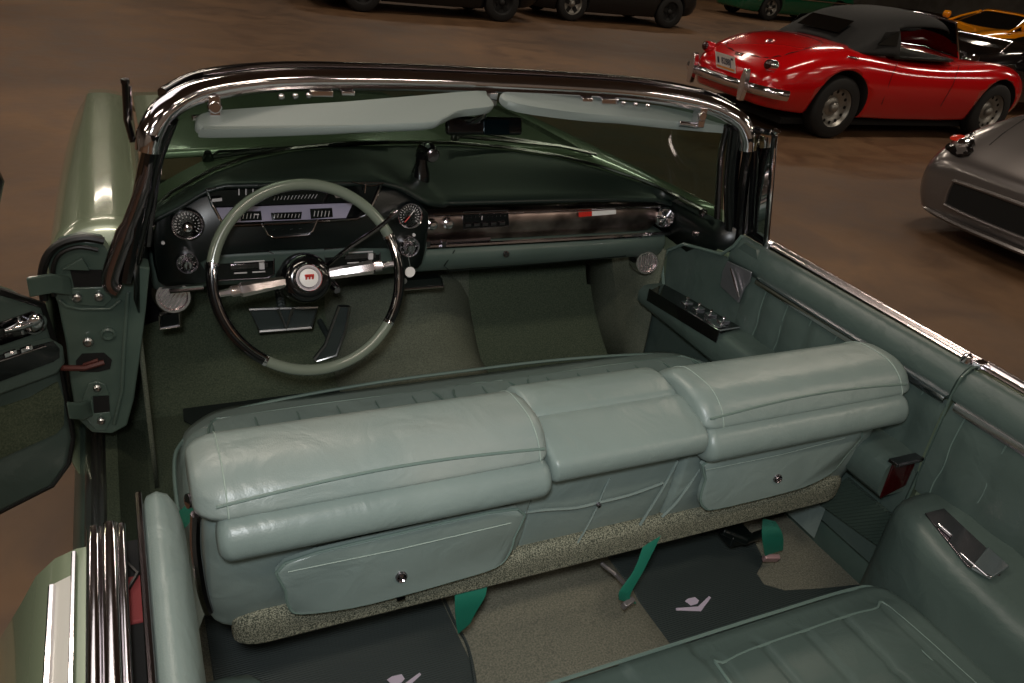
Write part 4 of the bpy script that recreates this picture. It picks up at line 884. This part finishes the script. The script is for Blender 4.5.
# boot lid seam, shut lines, trim
def mgz(x, y):
    k = catmull_rows(st, 6); r_ = min(k, key=lambda q: abs(q[0]-x)); c = sect(*r_[1:], 6); q = min(c[len(c)//4:3*len(c)//4+1], key=lambda p: abs(p.y-y)); return q.z
m = MB(); sm = catmull([(-.05,-.30,0),(-.05,.30,0),(-.3,.44,0),(-.62,.42,0),(-.74,.28,0),(-.78,0,0),(-.74,-.28,0),(-.62,-.42,0),(-.3,-.44,0)], 5, True)
m.tube([V((p.x,p.y,mgz(p.x,p.y)+.001)) for p in sm], .0045, 5, closed=True); m.build('boot_seam', 'void', rc)
m = MB(); m.tube([(.62,-.722,.80),(.60,-.727,.60),(.60,-.715,.36)], .003, 5); m.tube([(1.55,-.722,.80),(1.56,-.727,.60),(1.50,-.715,.36)], .003, 5); m.build('door_seam', 'void', rc)
m = MB(); m.lathe([(0,.01),(.035,.008),(.05,0)], (-.45,0,mgz(-.45,0)), (-.3,0,1), 16); m.box((-.80,.0,.665), (.03,.10,.03)); m.tube([(-.02,-.66,.80),(.06,-.68,.80),(.10,-.69,.79)], .01, 6); m.build('boot_badge', 'chrome', rc, bevel=.004)
# bumper
m = MB(); bp_ = catmull([(-.72,-.74,.42),(-.88,-.66,.43),(-.96,-.4,.43),(-.985,0,.43),(-.96,.4,.43),(-.88,.66,.43),(-.72,.74,.42)], 6); m.tube(bp_, .034, 10, flat=1.5, up=(0,0,1)); bu = m.build('rear_bumper', 'chrome', rc)
for s in (-1, 1):
    m = MB(); m.loft([[V((-1.045+a,s*.42+b,z)) for a, b in ((.0,-.034*k),(0,.034*k),(.06,.034*k),(.06,-.034*k))] for z, k in ((.30,.8),(.40,1.2),(.52,1.1),(.60,.5))]); m.build('overrider', 'chrome', bu, bevel=.008)
m = MB(); m.box((-1.0,.04,.46), (.02,.34,.03)); m.build('plate_lamp_bar', 'white', bu, bevel=.003)
# number plate with its writing
PR = Euler((0,radians(-22),0)); pc = V((-.955,.0,.585)); 
def PT(y, z, d=0): return pc+PR.to_matrix()@V((-d, -y, z))
m = MB(); m.poly([PT(-.156,-.085),PT(.156,-.085),PT(.156,.085),PT(-.156,.085)], .006, (-1,0,.3)); m.mi = 1; m.poly([PT(-.145,-.070,.002),PT(.145,-.070,.002),PT(.145,-.048,.002),PT(-.145,-.048,.002)], .001, (-1,0,.3)); m.mi = 2
m.poly([PT(-.125,-.025,.002),PT(-.095,-.025,.002),PT(-.095,.035,.002),PT(-.11,.045,.002),PT(-.125,.03,.002)], .001, (-1,0,.3)); m.poly([PT(.10,.04,.002),PT(.13,.04,.002),PT(.13,.062,.002),PT(.10,.062,.002)], .001, (-1,0,.3))
pl = m.build('number_plate', ['white','plate_orange','digits'], rc)
fc = bpy.data.curves.new('plate_number', 'FONT'); fc.body = '8288J'; fc.size = .095; fc.align_x = 'CENTER'; fc.align_y = 'CENTER'; fc.extrude = .001
fo = bpy.data.objects.new('plate_number', fc); C.objects.link(fo); fo.data.materials.append(M['digits']); fo.parent = pl
X_ = V((0,-1,0)); Y_ = (PR.to_matrix()@V((0,0,1))); Z_ = X_.cross(Y_); TM = Matrix.Translation(PT(.02,.008,.003))@Matrix((X_,Y_,Z_)).transposed().to_4x4()@Matrix.Diagonal((.72,1,1,1))
bpy.context.view_layer.update(); tme = bpy.data.meshes.new_from_object(fo.evaluated_get(bpy.context.evaluated_depsgraph_get())); tme.transform(TM); bpy.data.objects.remove(fo)
fo = bpy.data.objects.new('plate_lettering', tme); C.objects.link(fo); fo.parent = pl
for s in (-1, 1):
    m = MB(); b = V((-.80,s*.50,.655)); m.lathe([(.055,-.04),(.055,.02),(.048,.05)], b, (-1,0,.15), 20); m.mi = 1; m.lathe([(.046,.045),(.040,.065),(.02,.078),(0,.08)], b, (-1,0,.15), 20)
    m.build('tail_light', ['chrome' if s < 0 else 'red_paint','red_lamp'], rc)

# --- silver roadster
sc_ = thing('roadster', 'silver modern roadster nose with black grille opening, behind the red roadster to the right', 'car', (5.55,2.05,0), rotz=pi)
st2 = [(1.22,.62,.46,.46,.36,.16),(1.19,.70,.52,.52,.38,.14),(1.10,.765,.58,.585,.40,.14),(.90,.82,.665,.665,.46,.15),(.60,.85,.745,.755,.52,.16),(.1,.87,.83,.85,.60,.18),(-.6,.87,.90,.87,.64,.18),(-1.0,.86,.93,.88,.66,.18),(-2.2,.86,.92,.90,.66,.18),(-2.9,.80,.88,.88,.62,.22)]
sb = car_body('body', sc_, st2, 'silver', [(.20,.80,.32,.36),(-2.2,.80,.32,.36)])
for x in (.20,-2.2):
    for s in (-1, 1): wheel(sc_, x, s*.76, .31, s, style='alloy')
def nose(y, z):
    """front skin x for a given y,z by ray against the station table"""
    best = None
    for r_ in catmull_rows(st2, 8):
        c = sect(*r_[1:], 4)
        t = max((p.z for p in c if abs(p.y-y) < .06), default=-1)
        if t >= z and (best is None or r_[0] > best): best = r_[0]
    return best if best is not None else 1.1
gp = [(-.44,.385),(-.44,.26),(-.39,.23),(0,.22),(.39,.23),(.44,.26),(.44,.385),(.39,.405),(0,.41),(-.39,.405)]
def NP(y, z, d=0): return V((1.226-.10*max(0, (abs(y)-.46))+d, y, z))
m = MB(); P = catmull([NP(y, z, .012) for y, z in gp], 3, True); m.poly(P, .05, (1,0,0)); m.build('grille_opening', 'void', sc_)
m = MB(); m.tube(P, .014, 8, closed=True); m.build('grille_surround', 'silver', sc_)
m = MB(); m.tube(catmull([V((.78,-.80,.19)),V((1.0,-.74,.165)),V((1.18,-.58,.155)),V((1.25,-.3,.15)),V((1.26,0,.15)),V((1.25,.3,.15)),V((1.18,.58,.155)),V((1.0,.74,.165)),V((.78,.80,.19))], 5), .035, 8, flat=.6, up=(0,0,1)); m.build('front_lip', 'silver', sc_)
for s in (-1, 1):
    rings = []
    def on(x, y):
        r_ = min(catmull_rows(st2, 8), key=lambda q: abs(q[0]-x)); c = sect(*r_[1:], 8); q = min(c[len(c)//5:4*len(c)//5+1], key=lambda p: abs(p.y-y)); return V((x, q.y, q.z+.006))
    sh = catmull([(1.175,.50,0),(1.14,.62,0),(1.05,.725,0),(.88,.785,0),(.80,.75,0),(.92,.63,0),(1.03,.53,0),(1.12,.46,0)], 3, True)
    P = [on(p.x, s*p.y) for p in sh]; c = sum(P, V())/len(P)
    m = MB(); m.loft([P, [p.lerp(c,.3)+V((.004,0,.008)) for p in P], [p.lerp(c,.8)+V((.005,0,.010)) for p in P]]); hl = m.build('headlight', 'black_gloss', sc_, angle=70)
    m = MB(); q = on(.95, s*.72); m.lathe([(.03,.0),(.05,.006),(.03,.012),(0,.014)], q+V((.0,0,.005)), (.4,0,1), 16); q2 = on(1.04, s*.62); m.mi = 1; m.lathe([(.035,.0),(.038,.008),(.022,.014),(0,.016)], q2+V((0,0,.006)), (.6,0,1), 16); m.build('headlight_lens', ['orange_lens','chrome'], hl, split=True)
    m = MB(); q = V((1.07,s*.645,.30)); m.lathe([(.05,0),(.05,.02),(.035,.025),(0,.02)], q, (.7,s*.7,0), 16); m.build('fog_recess', 'void', sc_)
m = MB()
for s in (-1, 1): m.tube([on(x, s*y)+V((0,0,-.004)) for x, y in ((.98,.44),(.80,.50),(.5,.60),(.1,.66),(-.5,.70))], .004, 5)
m.build('bonnet_seam', 'void', sc_)
m = MB(); m.tube([on(x, -y)+V((0,0,-.001)) for x, y in ((.85,.50),(.6,.60),(.3,.66),(-.1,.70))], .0, 5) if False else None
m.loft([[V((-.75,y,.90)) for y in (-.66,.66)]+[V((-.78,y,.88)) for y in (.66,-.66)], [V((-1.2,y,1.20)) for y in (-.56,.56)]+[V((-1.22,y,1.18)) for y in (.56,-.56)]]); m.build('windscreen', 'glass_dark', sc_)
# --- closed coupes farther off
def coupe(name, label, loc, rz, mt, roof_dark=False, roof_h=1.12, L=3.9, hw=.84, grp=None, nose_low=.5, rims=('wheel_silver','wheel_silver')):
    t = thing(name, label, 'car', loc, grp, rz); f = L/2
    s_ = [(f,.45*hw/.84,nose_low,nose_low,.42,.24),(f-.1,.66*hw/.84,nose_low+.07,nose_low+.08,.46,.2),(f-.45,.8*hw/.84,.66,.70,.5,.18),(f-1.0,hw,.76,.80,.55,.18),(.3,hw,.84,.84,.6,.18),(-.6,hw,.86,.86,.62,.18),(-f+.8,hw,.86,.88,.6,.2),(-f+.25,.8*hw/.84,.80,.80,.58,.25),(-f,.6*hw/.84,.68,.68,.5,.32)]
    car_body('body', t, s_, mt, [(f-.8,hw-.07,.31,.35),(-f+.75,hw-.07,.31,.35)])
    for x in (f-.8,-f+.75):
        for s in (-1, 1): wheel(t, x, s*(hw-.10), .31, s, style='alloy', rimmat=rims[0] if x > 0 else rims[1])
    rr = catmull_rows([(f-1.15,.70,.70),(f-1.5,.64,.90),(f-1.9,.56,roof_h-.04),(0,.54,roof_h),(-.5,.55,roof_h-.05),(-1.0,.6,.95),(-1.35,.66,.80)], 3)
    m = MB(); m.loft([[V((x, p.y, p.z)) for p in catmull([(0,-w-.06,.78),(0,-w,.78+(z-.78)*.6),(0,-w+.12,z-.01),(0,0,z),(0,w-.12,z-.01),(0,w,.78+(z-.78)*.6),(0,w+.06,.78)], 4)] for x, w, z in rr]); gh = m.build('cabin_glass', 'glass_dark', t, angle=60)
    m = MB(); m.loft([[V((x, p.y, p.z+.006)) for p in catmull([(0,-w+.02,z-.09),(0,-w+.12,z-.01),(0,0,z+.004),(0,w-.12,z-.01),(0,w-.02,z-.09)], 4)] for x, w, z in rr if -.75 < x < f-1.85], closed=False)
    m.build('roof', mt, t, solid=.02, angle=60)
    m = MB()
    for s in (-1, 1): m.tube([(f-1.2,s*.70,.80),(f-1.55,s*.66,.93),(f-1.95,s*.56,roof_h-.06)], .022, 6); m.tube([(.15,s*.62,.84),(.05,s*.54,roof_h-.05)], .03, 6); m.tube([(-1.15,s*.68,.84),(-.7,s*.58,roof_h-.1)], .05, 6)
    m.build('pillar', mt, t, split=True)
    for s in (-1, 1):
        m = MB(); m.lathe([(.09,0),(.085,.03),(.05,.045),(0,.05)], (f-.42,s*.58,.66), (1,0,.7), 16); m.build('headlight', 'chrome', t)
        m = MB(); m.lathe([(.03,-.08),(.07,-.05),(.07,.04),(.02,.07)], (.55,s*(hw+.05),.92), (0,s,0), 12); m.build('door_mirror', mt, t)
    return t
coupe('sports_coupe', 'bright yellow low sports coupe beyond the red roadster', (15.3,10.3,0), radians(180), 'yellow')
bc = coupe('black_sports_car', 'black low sports car between red roadster bonnet and yellow coupe', (11.0,7.0,0), radians(180), 'black_paint', roof_h=.88)
m = MB(); m.tube([(1.0,.55,.78),(.75,.50,.92),(.75,-.5,.92),(1.0,-.55,.78)], .015, 8); m.build('screen_frame', 'chrome', bc)
gc = coupe('green_sports_car', 'deep green car with chrome side strip behind the red roadster', (16.2,17.5,0), radians(180), 'green_paint')
m = MB(); m.tube([(-1.6,.85,.60),(1.5,.85,.60)], .02, 6); m.tube([(-1.6,-.85,.60),(1.5,-.85,.60)], .02, 6); m.build('side_strip', 'chrome', gc)
coupe('parked_car', 'dark parked car at top of the photo, left of the other dark car', (4.15,13.3,0), radians(180), 'dark_blue_paint', L=4.0, rims=('tyre','tyre'))  # near-black rims here and on the next car carry painted shade
coupe('parked_car', 'dark parked car with chrome wheel, right of the other dark car, beside the toys', (8.35,14.15,0), radians(180), 'dark_blue_paint', L=3.8, rims=('wheel_silver','tyre'))
# small bright toys on the floor by the pillar
tl = at(680,14,'z',0)
m = MB(); t1 = thing('toy_figure', 'small green and orange figure on the floor beyond the red roadster', 'toy', tl)
m.lathe([(.10,0),(.13,.08),(.06,.22),(.09,.30),(.05,.38),(0,.40)], (0,0,0), (0,0,1), 16); m.build('body', 'toy_green', t1)
m = MB(); m.lathe([(0,-.07),(.07,-.04),(.09,0),(.07,.05),(0,.07)], (-.16,-.05,.09), (0,0,1), 14); m.lathe([(0,-.07),(.07,-.04),(.09,0),(.07,.05),(0,.07)], (.16,-.03,.10), (0,0,1), 14); m.lathe([(0,-.05),(.06,-.02),(.05,.05),(0,.07)], (.04,0,.44), (0,0,1), 14); m.build('feet_and_cap', 'toy_orange', t1)

# ================================================================ BUILDING AND LIGHT
def structure(o): o['kind'] = 'structure'; return o
m = MB(); m.grid([[V((x, y, 0)) for x in (-14,0,14,34)] for y in (-10,5,16,28)]); structure(m.build('floor', 'concrete', None))
wm = mat('painted_block_wall', (150,144,136), .8, noise=(1.5,(128,122,114),4), bump=(12,.3)); M['wallm'] = wm
for n_, P in (('wall_back', [(-14,28,0),(34,28,0),(34,28,6),(-14,28,6)]), ('wall_right', [(34,28,0),(34,-10,0),(34,-10,6),(34,28,6)]), ('wall_left', [(-14,-10,0),(-14,28,0),(-14,28,6),(-14,-10,6)]), ('wall_front', [(34,-10,0),(-14,-10,0),(-14,-10,6),(34,-10,6)])):
    m = MB(); m.poly(P); structure(m.build(n_, 'wallm', None))
M['ceil'] = mat('dark_ceiling', (110,104,98), .9)
m = MB(); m.poly([(-14,-10,6),(34,-10,6),(34,28,6),(-14,28,6)]); structure(m.build('ceiling', 'ceil', None))
def area(loc, size, power, col=(1,1,1), rot=(0,0,0), sy=None):
    l = bpy.data.lights.new('light', 'AREA'); l.energy = power; l.color = col; l.size = size; l.shape = 'RECTANGLE' if sy else 'SQUARE'
    if sy: l.size_y = sy
    o = bpy.data.objects.new('lamp', l); C.objects.link(o); o.location = loc; o.rotation_euler = rot; return o
WARM = (1.0,.86,.70); 
for x in (-7,-1.2,5.5,12,19):
    for y in (-7.5,-3,4,11,18): area((x+(.6 if y == 4 else 0), y, 5.6), 2.4, 76, WARM, sy=.4)  # rearmost row is added, unseen, to brighten the chrome header
area((-2.5, 3.0, 5.4), 4.5, 85, (1,.93,.86), sy=4.5)  # added soft panel, unseen: ambient fill and a pale patch in the chrome
# the photographer's flash: small, cool, just above and beside the lens
fl = bpy.data.lights.new('flash', 'SPOT'); fl.energy = 60; fl.color = (.93,.97,1.0); fl.spot_size = radians(84); fl.spot_blend = 1.0; fl.shadow_soft_size = .05
fo_ = bpy.data.objects.new('flash', fl); C.objects.link(fo_); fo_.location = (-.80,-1.02,1.76); fo_.rotation_euler = (V((.02,.10,.80))-V(fo_.location)).to_track_quat('-Z', 'Y').to_euler()
w = bpy.data.worlds.new('world'); bpy.context.scene.world = w; w.use_nodes = True; w.node_tree.nodes['Background'].inputs[0].default_value = (.62,.66,.70,1); w.node_tree.nodes['Background'].inputs[1].default_value = .12
vs = bpy.context.scene.view_settings; vs.view_transform = 'Standard'; vs.look = 'None'; vs.exposure = 0
bpy.context.scene.cycles.max_bounces = 8; bpy.context.scene.cycles.transparent_max_bounces = 12; bpy.context.scene.cycles.sample_clamp_indirect = 4
